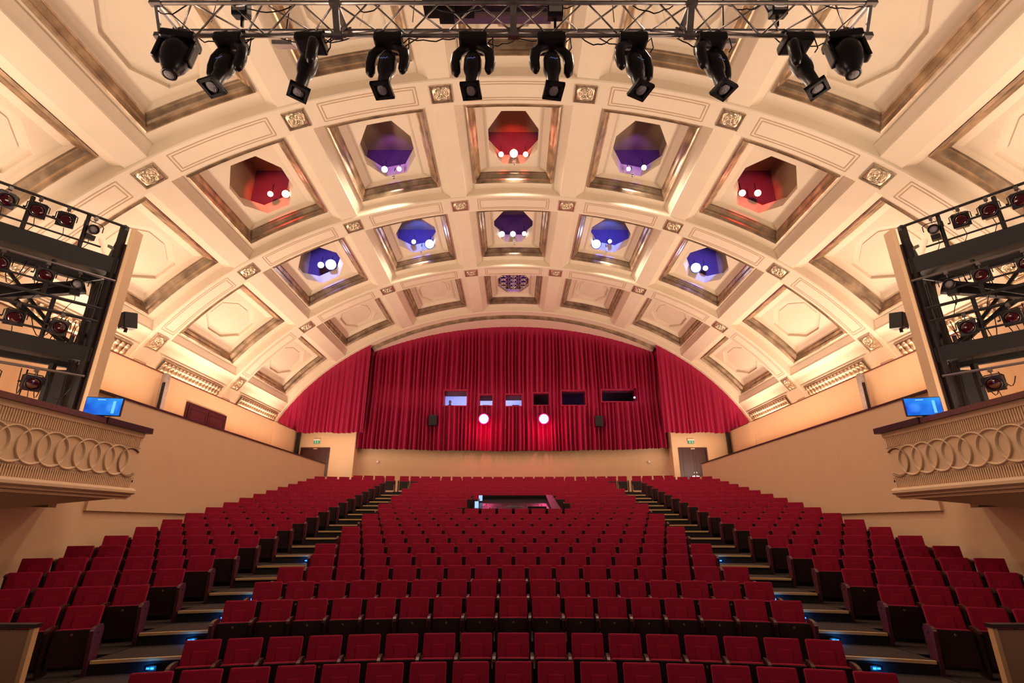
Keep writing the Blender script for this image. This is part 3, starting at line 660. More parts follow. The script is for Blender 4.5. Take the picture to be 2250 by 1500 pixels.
# ------------------------------------------------------------------ seats
def seat_meshes():
    Q={}
    # local frame: x right, -y towards the stage, z up from the tread; back top at y=0
    lean=Matrix.Translation((0,-.11,.42))@Matrix.Rotation(-.24,4,'X')
    b=MB().mat('velvet').rbox((-.232,-.035,0),(.232,.035,.455),.022,lean)
    b.rbox((-.10,-.047,.02),(.10,-.030,.315),.010,lean)
    Q['backrest']=b.mesh('backrest',False)
    bs=MB().mat('wood').rbox((-.215,.036,.02),(.215,.05,.43),.006,lean); Q['back_shell']=bs.mesh('back_shell')
    tl=Matrix.Translation((0,-.30,.12))@Matrix.Rotation(-.10,4,'X')
    c=MB().mat('velvet').rbox((-.225,-.005,.03),(.225,.085,.475),.028,tl); Q['seat_cushion']=c.mesh('seat_cushion')
    p=MB().mat('wood').rbox((-.222,-.028,0),(.222,.0,.462),.008,tl); Q['seat_pan']=p.mesh('seat_pan')
    nd=MB().mat('dullbrass').lathe([(.014,0),(.017,.004),(.014,.008)],10,tl@Matrix.Translation((0,-.026,.40))@Matrix.Rotation(PI/2,4,'X')); Q['number_disc']=nd.mesh('number_disc')
    def arm(mb,x,w=.045):
        pr=[(-.40,.565),(-.385,.60),(-.33,.622),(-.2,.632),(-.08,.625)]
        mb.grid([[Vector((x+q*w,y,z)) for y,z in pr]+[Vector((x+q*w,-.08,.585)),Vector((x+q*w,-.36,.575))] for q in (-.5,-.44,.44,.5)])
        n=7; 
        for q in (-.5,.5): mb.add([Vector((x+q*w,y,z)) for y,z in pr]+[Vector((x+q*w,-.08,.585)),Vector((x+q*w,-.36,.575))],[tuple(range(7))])
        mb.quad(Vector((x-w/2,-.08,.585)),Vector((x+w/2,-.08,.585)),Vector((x+w/2,-.36,.575)),Vector((x-w/2,-.36,.575)))
    for nm,x in (('L',-.275),('R',.275)):
        a=MB().mat('armwood'); arm(a,x); Q['arm'+nm]=a.mesh('armrest')
        sp=MB().mat('wood'); sp.rbox((x-.02,-.37,0),(x+.02,-.06,.585),.008); Q['sp'+nm]=sp.mesh('side_panel')
        # wide end panel beside an aisle
        e=MB().mat('endwood'); y0,y1=-.40,-.03
        prof=[(y0+.05,0),(y0,.45),(y0-.02,.575),(y0+.05,.615),(y1-.06,.625),(y1,.56),(y1-.05,0)]
        e.add([Vector((x-.025,y,z)) for y,z in prof]+[Vector((x+.025,y,z)) for y,z in prof],[tuple(range(7))[::-1],tuple(range(7,14))]+[(i,(i+1)%7,7+(i+1)%7,7+i) for i in range(7)])
        sx_=x+(.026 if x>0 else -.026)
        e.mat('black').lathe([(.018,0),(.018,.006)],10,Matrix.Translation((sx_,-.22,.53))@Matrix.Rotation(PI/2*(1 if x>0 else -1),4,'Y'))
        Q['end'+nm]=e.mesh('end_panel')
    return Q
SQ=seat_meshes()
SEATS=[]                                              # (x, y, z, rot, label, armL, armR, endL, endR, depth)
def ordn(i): return ORD[i]
def add_row(r,block,angs,removed=()):
    R=ROWD[r]-RC; n=len(angs)
    for i,a in enumerate(angs):
        x=R*sin(a); y=RC+R*cos(a)
        if any(lo<x<hi for lo,hi in removed): continue
        if block=='centre':
            if i<n//2: w_='%s from its left end'%ordn(i)
            elif i>=n-n//2: w_='%s from its right end'%ordn(n-1-i)
            else: w_='middle seat'
        else: 
            k=i if block=='right' else n-1-i
            w_='%s from the aisle'%ordn(k)
        rown='front row' if r==0 else ('back row' if r==21 else '%s row'%ordn(r))
        if block!='centre' and r>=2: rown='%s side row'%ordn(r-2)
        lab='red velvet tip-up seat, %s, %s of the %s block'%(w_,rown,block)
        endL=(i==0 and block in('centre','right')) ; endR=(i==n-1 and block in('centre','left'))
        SEATS.append([x,y,FLR[r],-a,lab,i==n-1,endL,endR,y*cos(PITCH),block,r])
for r in range(21):
    R=ROWD[r]-RC; n=17 if (r<5 or r%2==0) else 16
    if r in (5,7): n=16
    rem=()
    if r in (12,): rem=((-1.85,2.05),)
    if r in (13,14): rem=((-1.80,1.95),)
    add_row(r,'centre',[(i-(n-1)/2)*.55/R for i in range(n)],rem)
    if r>=2:
        a0=math.asin(6.15/R); 
        add_row(r,'right',[a0+(i+.5)*.55/R for i in range(6)]); add_row(r,'left',[-(a0+(i+.5)*.55/R) for i in range(5,-1,-1)])
R=ROWD[21]-RC; add_row(21,'centre',[(i-21/2)*.55/R for i in range(22)]); a0=math.asin(6.15/R)
add_row(21,'right',[a0+(i+.6)*.55/R for i in range(4)]); add_row(21,'left',[-(a0+(i+.6)*.55/R) for i in range(3,-1,-1)])
def inframe(x,y,z):
    zc=y*cos(PITCH)+z*sin(PITCH); 
    if zc<.5: return False
    px=CX+F*x/zc; vy=HY-(z*F/(cos(PITCH)*zc)); return -20<px<2270 and vy<1506
vis=[q for q in SEATS if inframe(q[0],q[1],q[2]+SH)]
vis.sort(key=lambda q:q[8]+.338*q[2]); near=vis[:300]; far=vis[300:]
for x,y,z,a,lab,last,eL,eR,_,block,r in near:
    t=empty('theatre_seat',(x,y,z),(0,0,a)); tag(t,lab,'seat','red velvet seats in curved rows')
    link('backrest',SQ['backrest'],t); link('back_shell',SQ['back_shell'],t); c=link('seat_cushion',SQ['seat_cushion'],t); link('seat_pan',SQ['seat_pan'],c)
    if r<5: link('number_disc',SQ['number_disc'],c)
    if eL: link('end_panel',SQ['endL'],t)
    else: link('side_panel',SQ['spL'],t)
    link('armrest',SQ['armL'],t)
    if last:
        link('armrest',SQ['armR'],t); link('end_panel' if eR else 'side_panel',SQ['endR' if eR else 'spR'],t)
fb=MB()
def addmesh(mb,me,M_):
    o=len(mb.v); mb.v+=[tuple(M_@v.co) for v in me.vertices]; names=[m_.name for m_ in me.materials]
    for p in me.polygons:
        mk=me.materials[p.material_index]
        if mk not in mb.mats: mb.mats.append(mk)
        mb.f.append(tuple(i+o for i in p.vertices)); mb.m.append(mb.mats.index(mk))
for x,y,z,a,lab,last,eL,eR,_,block,r in far:
    MM=Matrix.Translation((x,y,z))@Matrix.Rotation(a,4,'Z')
    for k in ['backrest','seat_cushion','seat_pan','armL','endL' if eL else 'spL']+(['armR','endR' if eR else 'spR'] if last else []): addmesh(fb,SQ[k],MM)
if far:
    o=link('theatre_seat_rows',fb.mesh('theatre_seat_rows')); tag(o,'rows of red velvet tip-up seats filling the rear of the hall','seats','red velvet seats in curved rows','stuff')
# ------------------------------------------------------------------ mixing desk
t=empty('mixing_desk',(0,18.2,-.05)); tag(t,'black mixing desk in a wooden surround among the centre seats','mixing desk')
D0,D1=18.3,20.1; zt=.60+.05
pf=inv(1045,1117,D0); pb=inv(1062,1087,D1); hF=pf.z; hB=pb.z
sl=MB().mat('desk'); b0=Vector((0,18.2,-.05))
def L(x,y,z): return Vector((x,y,z))-b0
sl.quad(L(-1.30,D0,hF-.05),L(1.30,D0,hF-.05),L(1.22,D1,hB-.16),L(-1.22,D1,hB-.16)); part('console_surface',sl,t)
sr=MB().mat('wood'); sr.bar(L(-1.62,D0,hF-.04),L(1.42,D0,hF-.04),.06,.08); sr.bar(L(-1.2,D1,hB-.04),L(1.25,D1,hB-.04),.06,.06); part('front_rail',sr,t)
M['deskside']=mat('desk_side_wood',(.05,.012,.022),.4)
sp=MB().mat('deskside'); 
sl=MB().mat('desk').quad(L(-1.26,D1,hB-.02),L(1.26,D1,hB-.02),L(1.26,D1,hB-1.1),L(-1.26,D1,hB-1.1)); part('back_panel',sl,t)
sp.add([L(1.30,D0,hF),L(1.62,D0,hF),L(1.46,D1,hB),L(1.22,D1,hB),L(1.30,D0,hF-.5),L(1.62,D0,hF-.5),L(1.46,D1,hB-.8),L(1.22,D1,hB-.8)],[(0,1,2,3),(0,4,5,1),(1,5,6,2),(0,3,7,4)]); part('side_panel',sp,t)
sp=MB().mat('desk'); sp.add([L(-1.30,D0,hF),L(-1.36,D0,hF),L(-1.26,D1,hB),L(-1.2,D1,hB),L(-1.30,D0,hF-.5),L(-1.36,D0,hF-.5),L(-1.26,D1,hB-.8),L(-1.2,D1,hB-.8)],[(0,1,2,3),(0,4,5,1),(1,5,6,2),(0,3,7,4)]); part('side_panel',sp,t)
for x in (-1.32,-.73,-.15,.43,1.02,1.38): part('leg',MB().mat('black').box(L(x-.025,D0-.03,.0-.02),L(x+.025,D0+.03,hF-.06)),t)
kn=MB().mat('steel')
for i in range(60): 
    x=-1.1+random.random()*2.2; f=random.random()*.6; y=D0+(D1-D0)*f; z=hF-.05+(hB-.11-hF)*f; kn.box(L(x,y,z),L(x+.02,y+.02,z+.03))
part('controls',kn,t); o=part('rack_unit',MB().mat('black').box(L(.5,D0+.3,hF-.02),L(1.15,D0+.9,hF+.08)),t)
part('console_hump',MB().mat('blackp').tube([L(-.5,D0+.45,hF),L(0,D0+.55,hF+.07),L(.7,D0+.45,hF)],.05,8),t,True)
for i,(xa,ya,yb) in enumerate(((1045,1101,1116),(1055,1088,1100))):
    D=18.4 if i==0 else 19.6
    p0=inv(xa-2 if i==0 else xa-3,yb,D); q=empty('desk_screen',(p0.x,D,p0.z)); h_=inv(xa,ya,D).z-p0.z
    scn=MB().mat('blackp').box((-.01,.0,-.01),(.14,.03,h_+.01)); part('bezel',scn,q); part('screen',MB().mat('e_paper').box((0,-.006,0),(.13,.0,h_)),q); part('stand',MB().mat('black').bar((.09,.03,-.02),(.12,.1,-.35),.03),q)
    tag(q,'small pale blue screen at the left side of the mixing desk, %s one'%('front' if i==0 else 'rear'),'screen','screens beside the mixing desk')
# ================================================================== FRONT PARTITIONS
for s in (-1,1):
    t=empty('partition_panel',(s*5.36,6.4,-2.53)); D=0
    part('panel',MB().mat('brownpanel').box((min(0,s*2.6),0,0),(max(0,s*2.6),.05,1.43)),t); part('edge_trim',MB().mat('trimwood').box((min(-s*.0,-s*.05),-.01,0),(max(-s*.0,-s*.05),.06,1.45)),t); part('top_rail',MB().mat('raildark').box((min(-s*.06,s*2.6),-.03,1.45),(max(-s*.06,s*2.6),.08,1.49)),t)
    tag(t,'brown partition panel with pale edge trim in the %s front corner'%SD(s),'partition')
# ================================================================== BALCONY FRONTS
for s in (-1,1):
    side=SD(s); XB=8.2; Y0,Y1=5.5,11.35
    t=empty('balcony_front',(s*XB,Y1,.6)); tag(t,'%s balcony front with fluted bands and interlaced plaster rings'%side,'balcony')
    B0=Vector((s*XB,Y1,.6))
    def P(x,y,z): return Vector((s*x,y,z))-B0
    def bx(mb,xa,xb,ya,yb,za,zb):
        a=P(xa,ya,za); b_=P(xb,yb,zb); mb.box((min(a.x,b_.x),a.y,a.z),(max(a.x,b_.x),b_.y,b_.z)); return mb
    wl=MB().mat('wall'); bx(wl,XB,XB+.25,Y0,Y1,.72,1.90); bx(wl,XB-.03,XB,Y0,Y1,1.80,1.90); part('parapet_wall',wl,t)
    for nm,(z0,z1) in (('upper',(1.585,1.80)),('lower',(.74,.925))):
        fm=MB().mat('wall'); n=int((Y1-Y0)/.048)
        for i in range(n): bx(fm,XB-.018,XB,Y0+i*.048,Y0+i*.048+.026,z0,z1)
        part('fluted_band',fm,t)
    ed=MB().mat('groove'); bx(ed,XB-.008,XB,Y0,Y1,1.565,1.58); bx(ed,XB-.008,XB,Y0,Y1,.93,.945); part('edge_line',ed,t)
    for i in range(15):
        yc=11.10-.385*i; rg=MB().mat('wall')
        n=36; rows=[]
        for k in range(n):
            a=2*PI*k/n; dv=[]
            for rr,off in ((.335,.0),(.332,.028),(.318,.036),(.304,.028),(.300,.012),(.290,.012),(.287,.0)):
                y=yc+rr*cos(a); dv.append(P(XB-off-.002*(i%2),y,1.255+rr*.93*sin(a)))
            rows.append(dv)
        rows.append(rows[0])
        run=[]
        for q0 in rows+[None]:
            if q0 is not None and max(v.y for v in q0)<=.005: run.append(q0)
            else:
                if len(run)>1: rg.grid(run)
                run=[]; part('ring',rg,t,True)
        fn=MB().mat('wall')
        for zc,q in ((1.52,1),(.985,-1)):
            for dy in (-.05,0,.05): fn.add([P(XB-.02,yc-.19+dy,zc+q*.03),P(XB,yc-.19+dy-.028,zc+q*.045),P(XB,yc-.19+dy+.028,zc+q*.045),P(XB,yc-.19+dy,zc-q*.05)],[(0,1,3),(0,3,2),(0,2,1)])
        part('fan_ornament',fn,t)
    mo=MB().mat('wall')
    pr=[(XB,.74),(XB-.05,.72),(XB-.09,.68),(XB-.09,.63),(XB-.05,.60),(XB-.01,.60),(XB-.01,.56),(XB+.06,.54),(XB+.06,.50)]
    mo.grid([[P(x,y,z) for x,z in pr] for y in (Y0,Y1+.04)]); mo.grid([[P(XB-.09,Y1+.04,.63),P(XB-.09,Y1+.04,.68)],[P(XB+.3,Y1+.04,.5),P(XB+.3,Y1+.04,.74)]]); part('bottom_moulding',mo,t,False)
    rl=MB().mat('railwood'); bx(rl,XB-.10,XB+.28,Y0,10.1,1.90,2.0); rl.mat('raildark'); bx(rl,XB-.12,XB+.28,10.1,Y1+.10,1.90,2.02); part('top_rail',rl,t)
    # underside sloping to the wall, end wall and balcony floor
    so=MB().mat('wall'); so.add([P(XB+.05,Y1,.54),P(XB+.05,Y0,.50),P(XW+.1,Y0,-.25),P(XW+.1,11.3,.60)],[(0,1,2),(0,2,3)]); part('underside',so,t)
    ew=MB().mat('wall'); ew.add([P(XB,Y1,.6),P(XU,Y1,.6),P(XU,Y1,.9),P(XB,Y1,1.9)],[(0,1,2,3)]); bx(ew,XB,XU,Y0,Y1,.85,.90); part('balcony_floor',ew,t)
    # monitor on the rail
    mp=Vector((s*8.18,10.02,2.0)); q=empty('rail_monitor',mp,(0,0,-s*.22))
    part('bezel',MB().mat('blackp').rbox((-.33,-.02,.03),(.33,.03,.40),.008),q); sc_=part('screen',MB().mat('monitor').box((-.315,-.024,.045),(.315,-.02,.385)),q)
    part('picture_window',MB().mat('monitor_light').box((-.12,-.028,.34),(.02,-.024,.36)).box((-s*.0+.16,-.028,.08),(.21,-.024,.33)),sc_)
    part('stand',MB().mat('blackp').box((-.08,-.06,0),(.08,.06,.015)).box((-.03,0,0),(.03,.03,.06)),q)
    tag(q,'flat monitor with a blue picture standing on the %s balcony rail'%side,'monitor')
    point('monitor_glow',(mp.x-s*.1,mp.y-.3,2.25),3,(.1,.3,1),.1)
    # cream slab at the tower's edge and its speaker
    q=empty('tower_side_panel',(s*9.47,11.05,.9)); part('cream_face',MB().mat('wall').box((min(0,s*.05)-.03,0,0),(max(0,s*.05)+.03,.27,6.05)),q)
    part('dark_backing',MB().mat('raildark').box((min(s*.08,s*.16),-.03,0),(max(s*.08,s*.16),.2,5.6)),q)
    tag(q,'tall narrow cream panel beside the %s lighting tower'%side,'panel')
    q=empty('wall_speaker',(s*9.50,11.66,4.72)); R_=Matrix.Rotation(s*.5,4,'Z')@Matrix.Rotation(.2,4,'X')
    part('cabinet',MB().mat('blackp').rbox((-.14,-.15,-.2),(.14,.15,.2),.02,R_),q); part('grille',MB().mat('black').box((-.125,-.162,-.185),(.125,-.15,.185),R_),q)
    part('bracket',MB().mat('black').bar((0,0,-.22),(s*-.1,-.32,-.28),.03).bar((0,0,-.3),(0,0,-.18),.05),q)
    tag(q,'black loudspeaker on a bracket behind the %s cream tower panel'%side,'speaker')
# ================================================================== LIGHTING TOWERS
UX,UY=-.633,-.774                                     # direction of the tower front for the left tower, away from the hall centre
def stage_lamp(loc,yaw,tilt,kind,label,s):
    t=empty('stage_lamp',loc,(0,0,yaw)); tag(t,label,'stage lamp','stage lamps on the %s lighting tower'%SD(s))
    T=Matrix.Rotation(tilt,4,'X')
    cl=MB().mat('steel').box((-.035,-.035,-.02),(.035,.035,.06)).bar((-.05,0,.05),(.05,0,.08),.02).bar((0,0,-.02),(0,0,-.1),.02); part('clamp',cl,t)
    yk=MB().mat('black').tube([(-.19,0,-.27),(-.19,0,-.13),(-.12,0,-.08),(.12,0,-.08),(.19,0,-.13),(.19,0,-.27)],.011,6); part('yoke',yk,t)
    O=Matrix.Translation((0,0,-.27))@T
    if kind=='fresnel':
        part('housing',MB().mat('blackp').rbox((-.165,-.02,-.165),(.165,.02,.165),.012,O).rbox((-.13,.02,-.14),(.13,.26,.14),.03,O),t)
        part('lens',MB().mat('redglass').lathe([(.125,0),(.12,.018),(.08,.03),(.03,.038)],22,O@Matrix.Translation((0,-.02,0))@Matrix.Rotation(PI/2,4,'X')),t,True)
        part('lens_ring',MB().mat('black').lathe([(.14,0),(.145,.03),(.125,.03)],22,O@Matrix.Translation((0,-.02,0))@Matrix.Rotation(PI/2,4,'X'),cap=False),t,True)
        part('knob',MB().mat('black').lathe([(.02,0),(.02,.05)],8,Matrix.Translation((-.19,0,-.27))@Matrix.Rotation(-PI/2,4,'Y')),t)
    else:
        part('housing',MB().mat('blackp').lathe([(.07,-.30),(.10,-.24),(.10,-.02),(.115,0),(.12,.05),(.105,.05)],16,O@Matrix.Rotation(PI/2,4,'X'),cap=False),t,True)
        part('lens',MB().mat('glass').lathe([(.10,0),(.09,.02),(.03,.035)],18,O@Matrix.Rotation(PI/2,4,'X')),t,True)
        part('base_box',MB().mat('black').box((-.09,-.06,-.26),(.09,.12,-.14),O),t)
    cb=MB().mat('black').tube([(0,.1,-.42),(.03,.12,-.6),(-.06,.12,-.8),(-.12,.1,-1.0)],.008,5); part('cable',cb,t,True)
    return t
LT={}
for s in (-1,1):
    side=SD(s); P0=Vector((s*9.68,11.0,0)); U=Vector((-UX*s if s>0 else UX,UY,0)); V=Vector((-UY*s if s>0 else UY*1.0,0,0)); V=Vector((s*.774,.0-.0,0)); V=Vector((s*.774,-.633,0)); 
    # U runs towards the camera and outwards, W runs outwards and away
    U=Vector((s*.633,-.774,0)); W=Vector((s*.774,.633,0)); LEN=3.0; DEP=1.25
    def Q(u,w_,z): return P0+U*u+W*w_+Vector((0,0,z))
    t=empty('lighting_tower',P0+Vector((0,0,.9))); tag(t,'black steel lighting tower with two decks on the %s balcony'%side,'lighting tower'); T0=P0+Vector((0,0,.9))
    def q_(u,w_,z): return Q(u,w_,z)-T0
    for u in (0,LEN):
        for w_ in (0,DEP): part('post',MB().mat('black').bar(q_(u,w_,.9),q_(u,w_,7.0 if w_==0 else 6.5),.13),t)
    part('post',MB().mat('black').bar(q_(0.05,.65,.9),q_(.05,.65,6.2),.12),t)
    for za,zb in ((5.68,6.08),(3.46,3.80)):
        dk=MB().mat('deck'); dk.bar(q_(-.06,0,(za+zb)/2),q_(LEN+.3,0,(za+zb)/2),.12,zb-za); dk.bar(q_(-.06,DEP,(za+zb)/2),q_(LEN+.3,DEP,(za+zb)/2),.12,(zb-za)*.6); dk.bar(q_(0,0,(za+zb)/2),q_(0,DEP,(za+zb)/2),.1,(zb-za)*.8)
        dk.add([q_(0,0,za+.05),q_(LEN+.3,0,za+.05),q_(LEN+.3,DEP*.42,za+.05),q_(0,DEP*.42,za+.05)],[(0,1,2,3)]); part('deck',dk,t)
    rails=[(0,6.95,.045,-.02),(0,6.55,.035,.95),(0,6.23,.03,.35),(0,5.50,.04,-.1),(0,4.74,.05,.0),(0,4.42,.05,.0),(0,3.98,.035,.6),(0,3.12,.04,-.05),(0,2.36,.04,.25),(.0,5.05,.03,.4)]
    for w_,z,th,u0 in rails: part('rail',MB().mat('black' if z not in(5.50,3.12,2.36) else 'steel').tube([q_(u0,w_-.07,z),q_(LEN+.2,w_-.07,z)],th*.75,8),t)
    for u,za,zb in ((.72,6.08,6.93),(1.72,6.08,6.9),(2.6,6.08,6.9),(.35,3.8,3.98),(.85,3.8,4.74),(1.75,3.8,4.7),(1.05,4.7,5.6),(.45,2.0,2.36),(1.6,1.9,2.36)): part('rail_post',MB().mat('black').bar(q_(u,-.05,za),q_(u,-.05,zb),.06),t)
    br=MB().mat('black')
    for a,b_ in (((0,0,6.9),(0,DEP,6.1)),((0,0,6.3),(0,DEP,6.9)),((0,0,5.6),(LEN,.6,3.9)),((0,DEP,3.8),(1.7,DEP,5.6)),((.3,.7,3.9),(2.4,.7,5.5)),((0,0,4.6),(.0,DEP,3.8)),((.2,.3,3.85),(1.5,.3,4.55)),((0,.3,2.0),(0,DEP,3.4)),((1.2,DEP,2.2),(LEN,DEP,3.4))): br.bar(q_(*a),q_(*b_),.07)
    br.bar(q_(.35,.3,5.28),q_(2.6,.75,4.35),.20,.28); part('brace',br,t)
    br=MB().mat('deck').bar(q_(.1,.9,1.0),q_(.1,.9,3.4),.5,.12).bar(q_(.45,.5,.9),q_(.45,.5,3.4),.10); part('black_screen',br,t)
    cabs=MB().mat('black')
    for i in range(16):
        u=random.uniform(.1,2.3); z=random.choice((5.5,5.5,4.4,4.4,3.12,3.12,3.12,2.36)); w_=random.uniform(-.05,.5); l=random.uniform(.3,.9); du=random.uniform(-.5,.5)
        cabs.tube([q_(u+du*k/6,w_,z-l*4*(k/6)*(1-k/6)*.8-.15*k/6) for k in range(7)],.010,5)
    for u in (.12,.18,.25): cabs.tube([q_(u+.03*sin(k*2.1+u*30),.1,5.4-k*.55) for k in range(8)],.011,5)
    part('cables',cabs,t,True)
    yw=math.atan2(-U.y,-U.x) # along the rail
    yaw=(math.atan2(U.y,U.x)) if s>0 else math.atan2(-U.y,-U.x)
    lamps=[(.58,6.93,'profile','top rail, beside the cream panel'),(1.09,6.93,'fresnel','top rail, second from the cream panel'),(1.59,6.93,'fresnel','top rail, third from the cream panel'),(2.10,6.93,'fresnel','top rail, fourth from the cream panel'),(2.60,6.93,'fresnel','top rail, fifth from the cream panel'),
      (.55,5.50,'profile','upper deck underside, nearest the panel'),(1.12,5.50,'fresnel','upper deck underside, second from panel'),(1.85,5.50,'fresnel','upper deck underside, farthest from panel'),
      (.62,4.42,'fresnel','middle level, nearest the cream panel'),(1.35,4.42,'fresnel','middle level, farther from the cream panel'),
      (.75,3.12,'fresnel','lower deck underside, nearest the panel'),(1.45,3.12,'profile','lower deck underside, farther from panel')]
    for i,(u,z,kd,lb) in enumerate(lamps):
        aim=math.atan2(-1,0); p=Q(u,-.07,z-.06)
        yaw=math.atan2(p.x,-p.y)*-1+ s*.25
        yaw=math.atan2(-(0-p.x)*-1,1) if False else math.atan2(p.x, p.y)*-1
        stage_lamp(p,yaw+ s*random.uniform(-.35,.1),random.uniform(.1,.35),kd,'black %s stage lamp on the %s tower, %s'%('tubular' if kd=='profile' else 'square',side,lb),s)
# ================================================================== TRUSS
cA,cB,cC=(4.75,5.80),(4.55,6.11),(4.99,6.18); XT=4.45
t=empty('lighting_truss',(0,4.75,5.8)); tag(t,'triangular aluminium lighting truss hung across the top of the hall','truss'); T0=Vector((0,4.75,5.8))
def tp(x,c): return Vector((x,c[0],c[1]))-T0
for c in (cA,cB,cC): part('chord',MB().mat('alu').tube([tp(-XT,c),tp(XT,c)],.027,10),t,True)
nb=20; st=2*XT/nb
for f,(a,b_) in enumerate(((cA,cB),(cA,cC),(cB,cC))):
    dg=MB().mat('alu')
    for i in range(nb):
        x0=-XT+i*st; x1=x0+st
        if i%2==0: dg.tube([tp(x0+.03,b_ if f!=1 else b_),tp(x1,a)],.0125,6)
        else: dg.tube([tp(x0,a),tp(x1-.03,b_)],.0125,6)
    part('lacing',dg,t,True)
for x in (-XT,-2.22,0.0,2.22,XT):
    sp=MB().mat('alu')
    for a,b_ in ((cA,cB),(cB,cC),(cA,cC)): sp.bar(tp(x,a),tp(x,b_),.04 if abs(x)>4 else .08,.03)
    for c in (cA,cB,cC): sp.bar(tp(x-.07,c),tp(x+.07,c),.065)
    part('joint_plate',sp,t)
def inkm(loc,pan,tilt,label,roll=0):
    q=empty('moving_head_light',loc); tag(q,label,'stage light','moving head lights along the truss')
    part('clamp',MB().mat('blackp').bar((-.12,0,.0),(-.12,0,.12),.03).bar((.12,0,0),(.12,0,.12),.03).bar((-.16,0,.12),(-.08,0,.14),.05).bar((.08,0,.12),(.16,0,.14),.05),q)
    part('base',MB().mat('blackp').rbox((-.19,-.14,-.13),(.19,.14,.01),.03),q)
    Pn=Matrix.Rotation(pan,4,'Z')
    for k in (-1,1):
        pts=[Pn@Vector((k*.05,0,-.14)),Pn@Vector((k*.15,0,-.17)),Pn@Vector((k*.22,0,-.26)),Pn@Vector((k*.235,0,-.42)),Pn@Vector((k*.22,0,-.56)),Pn@Vector((k*.21,0,-.62))]
        part('yoke_arm',MB().mat('blackp').tube(pts,[.05,.065,.07,.07,.062,.03],10),q,True)
    Hd=Matrix.Translation((0,0,-.46))@Pn@Matrix.Rotation(tilt,4,'X')
    hd=MB().mat('blackp').lathe([(.04,.22),(.09,.19),(.12,.09),(.12,-.08),(.105,-.15),(.085,-.19),(.078,-.40),(.086,-.42),(.086,-.47)],16,Hd); ho=part('head',hd,q,True)
    fr=MB().mat('black'); 
    for k in range(4):
        A=Hd@Matrix.Translation((0,0,-.50))@Matrix.Rotation(k*PI/2,4,'Z'); fr.box((-.125,-.125,-.025),(.125,-.085,.025),A); fr.box((-.125,-.09,-.0),(.125,-.06,.02),A)
    part('colour_frame',fr,ho); part('lens',MB().mat('glass').lathe([(.085,-.50),(.06,-.512),(.02,-.517)],18,Hd),ho,True)
    em_=MB().mat('e_logo'); 
    pts=[(-.05,-.006),(-.03,.012),(-.015,-.006),(0,.012),(.012,-.008),(.03,-.004),(.045,.012),(.055,-.004)]
    em_.tube([Hd@Vector((x,-.124,-.02+z)) for x,z in pts],.003,4); part('emblem',em_,ho)
    cb=MB().mat('black').tube([(.19,.0,-.05),(.26,-.02,.02),(.27,-.02,-.16),(.23,0,-.22)],.009,5); part('cable',cb,q,True)
    q.scale=(.93,.93,.9); return q
M['e_logo']=mat('pale_blue_print',(.25,.35,.75),.4,emit=(.2,.3,.8),es=.25)
def xt(px): return (px-CX)*(4.75*cos(PITCH)+5.6*sin(PITCH))/F
NM=['first','second','third','fourth','fifth','sixth','seventh','eighth']
aims=[(507,-.30,-.22,0),(683,-1.0,-.10,0),(855,-.12,-.12,0),(1040,-.1,-.10,0),(1211,.15,-.10,0),(1390,.45,-.13,0),(1562,.5,-.15,0),(1750,.8,-.22,0)]
for i,(px,pan,tilt,_) in enumerate(aims):
    inkm((xt(px),4.75,5.72),pan,tilt,'black moving head light with square colour frame, %s of eight from the left'%NM[i])
for px,s in ((398,-1),(1850,1)):
    q=empty('oval_spotlight',(xt(px),4.72,5.72),(0,0,s*-.15)); tag(q,'black egg-shaped moving spotlight at the %s end of the truss'%SD(s),'stage light')
    part('base',MB().mat('blackp').rbox((-.2,-.13,-.11),(.2,.13,.01),.03),q)
    A=Matrix.Translation((s*-.0,0,-.3))@Matrix.Rotation(s*.02,4,'Y')@Matrix.Rotation(-.12,4,'X')
    part('body',MB().mat('blackp').lathe([(.06,.24),(.14,.18),(.175,.06),(.17,-.05),(.14,-.17),(.10,-.25),(.082,-.27),(.085,-.34),(.07,-.34)],20,A),q,True)
    part('lens',MB().mat('glass').lathe([(.066,-.335),(.05,-.345),(.02,-.35)],16,A),q,True)
    for k in (-1,1): part('yoke_arm',MB().mat('blackp').rbox((k*.19-.03,-.07,-.40),(k*.19+.03,.07,-.06),.025,Matrix.Rotation(s*-.1,4,'Y')),q)
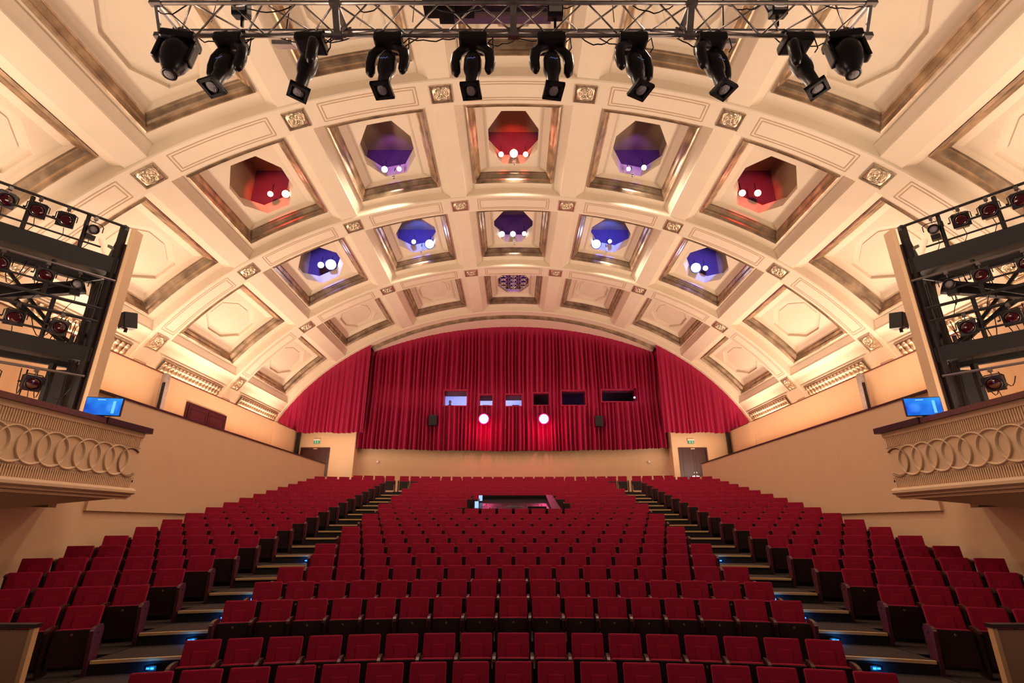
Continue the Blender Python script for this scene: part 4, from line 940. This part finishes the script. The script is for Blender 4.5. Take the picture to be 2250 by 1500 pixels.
for i,(px,py,dk) in enumerate(((530,15,0),(1220,18,1),(1710,14,0))):
    p=inv(px,py,4.62)
    q=empty('floodlight',p); R_=Matrix.Rotation(.35,4,'X')
    part('housing',MB().mat('black').rbox((-.10,-.06,-.13),(.10,.07,.16),.015,R_),q)
    rf=MB().mat('chrome'); a=[(-.08,-.065,-.08),(.08,-.065,-.08),(.08,-.065,.08),(-.08,-.065,.08)]; b_=[(-.035,-.0,-.035),(.035,-.0,-.035),(.035,.0,.035),(-.035,.0,.035)]
    rf.add([R_@Vector(v) for v in a]+[R_@Vector((v[0],-.061,v[2])) for v in b_],[(0,1,5,4),(1,2,6,5),(2,3,7,6),(3,0,4,7),(4,5,6,7)]); part('reflector',rf,q)
    part('bracket',MB().mat('black').bar((0,.05,-.05),(0,.1,-.22),.03),q)
    tag(q,'small square floodlight fixed on the truss, %s'%['left end','near the middle','right end'][i],'floodlight')
p=inv(985,4,4.9); q=empty('hanging_hoist',p); part('motor_box',MB().mat('black').box((-.34,-.1,-.05),(.34,.2,.3)),q); part('lower_box',MB().mat('black').box((-.12,-.05,-.22),(.08,.15,-.05)),q)
tag(q,'black hoist box above the middle of the truss','hoist')
p=inv(1100,25,5.3); q=empty('dark_sheet',(p.x,5.25,p.z)); part('sheet',MB().mat('atticdark').box((-.72,-.03,-.16),(.72,.12,.16)),q); part('rim',MB().mat('alu').bar((-.72,-.04,-.17),(.72,-.04,-.17),.04),q); tag(q,'dark purple skylight stand-in tray behind the middle of the truss','stand-in panel')  # added dark sheet, stands in for the unlit skylight opening
for px,py,s in ((625,98,-1),(1590,96,1)):
    p=inv(px,py,5.2); q=empty('grey_floodlight',p); part('housing',MB().mat('alu').rbox((-.14,-.09,-.03),(.14,.09,.03),.01,Matrix.Rotation(.5,4,'X')),q); part('arm',MB().mat('steel').bar((0,0,.02),(.05,-.16,.95),.02),q)
    tag(q,'flat silver grey fixture hanging behind the truss, %s side'%SD(s),'floodlight')
for i in range(22):
    x=-4.2+i*.4+random.uniform(-.12,.12); l=random.uniform(.3,.75); dz=random.uniform(.05,.17); c=cA if i%3 else cB
    cb=MB().mat('black').tube([Vector((l*(k/8-.5),random.uniform(-.01,.01),-dz*4*(k/8)*(1-k/8)+.012*sin(k*2+i))) for k in range(9)],.008,5)
    o=part('power_cable',cb,None,True,loc=(x,c[0]+.04,c[1]+.02)); tag(o,'thin black cable looping from the truss','cable','black cables looping along the truss')
for x in (-3.9,-1.3,1.3,3.9):
    cb=MB().mat('steel').tube([(0,0,0),(0,.02,6.0)],.006,5); o=part('hanging_wire',cb,None,loc=(x,4.8,6.1)); tag(o,'thin steel wire holding up the truss','wire','steel wires holding the truss')
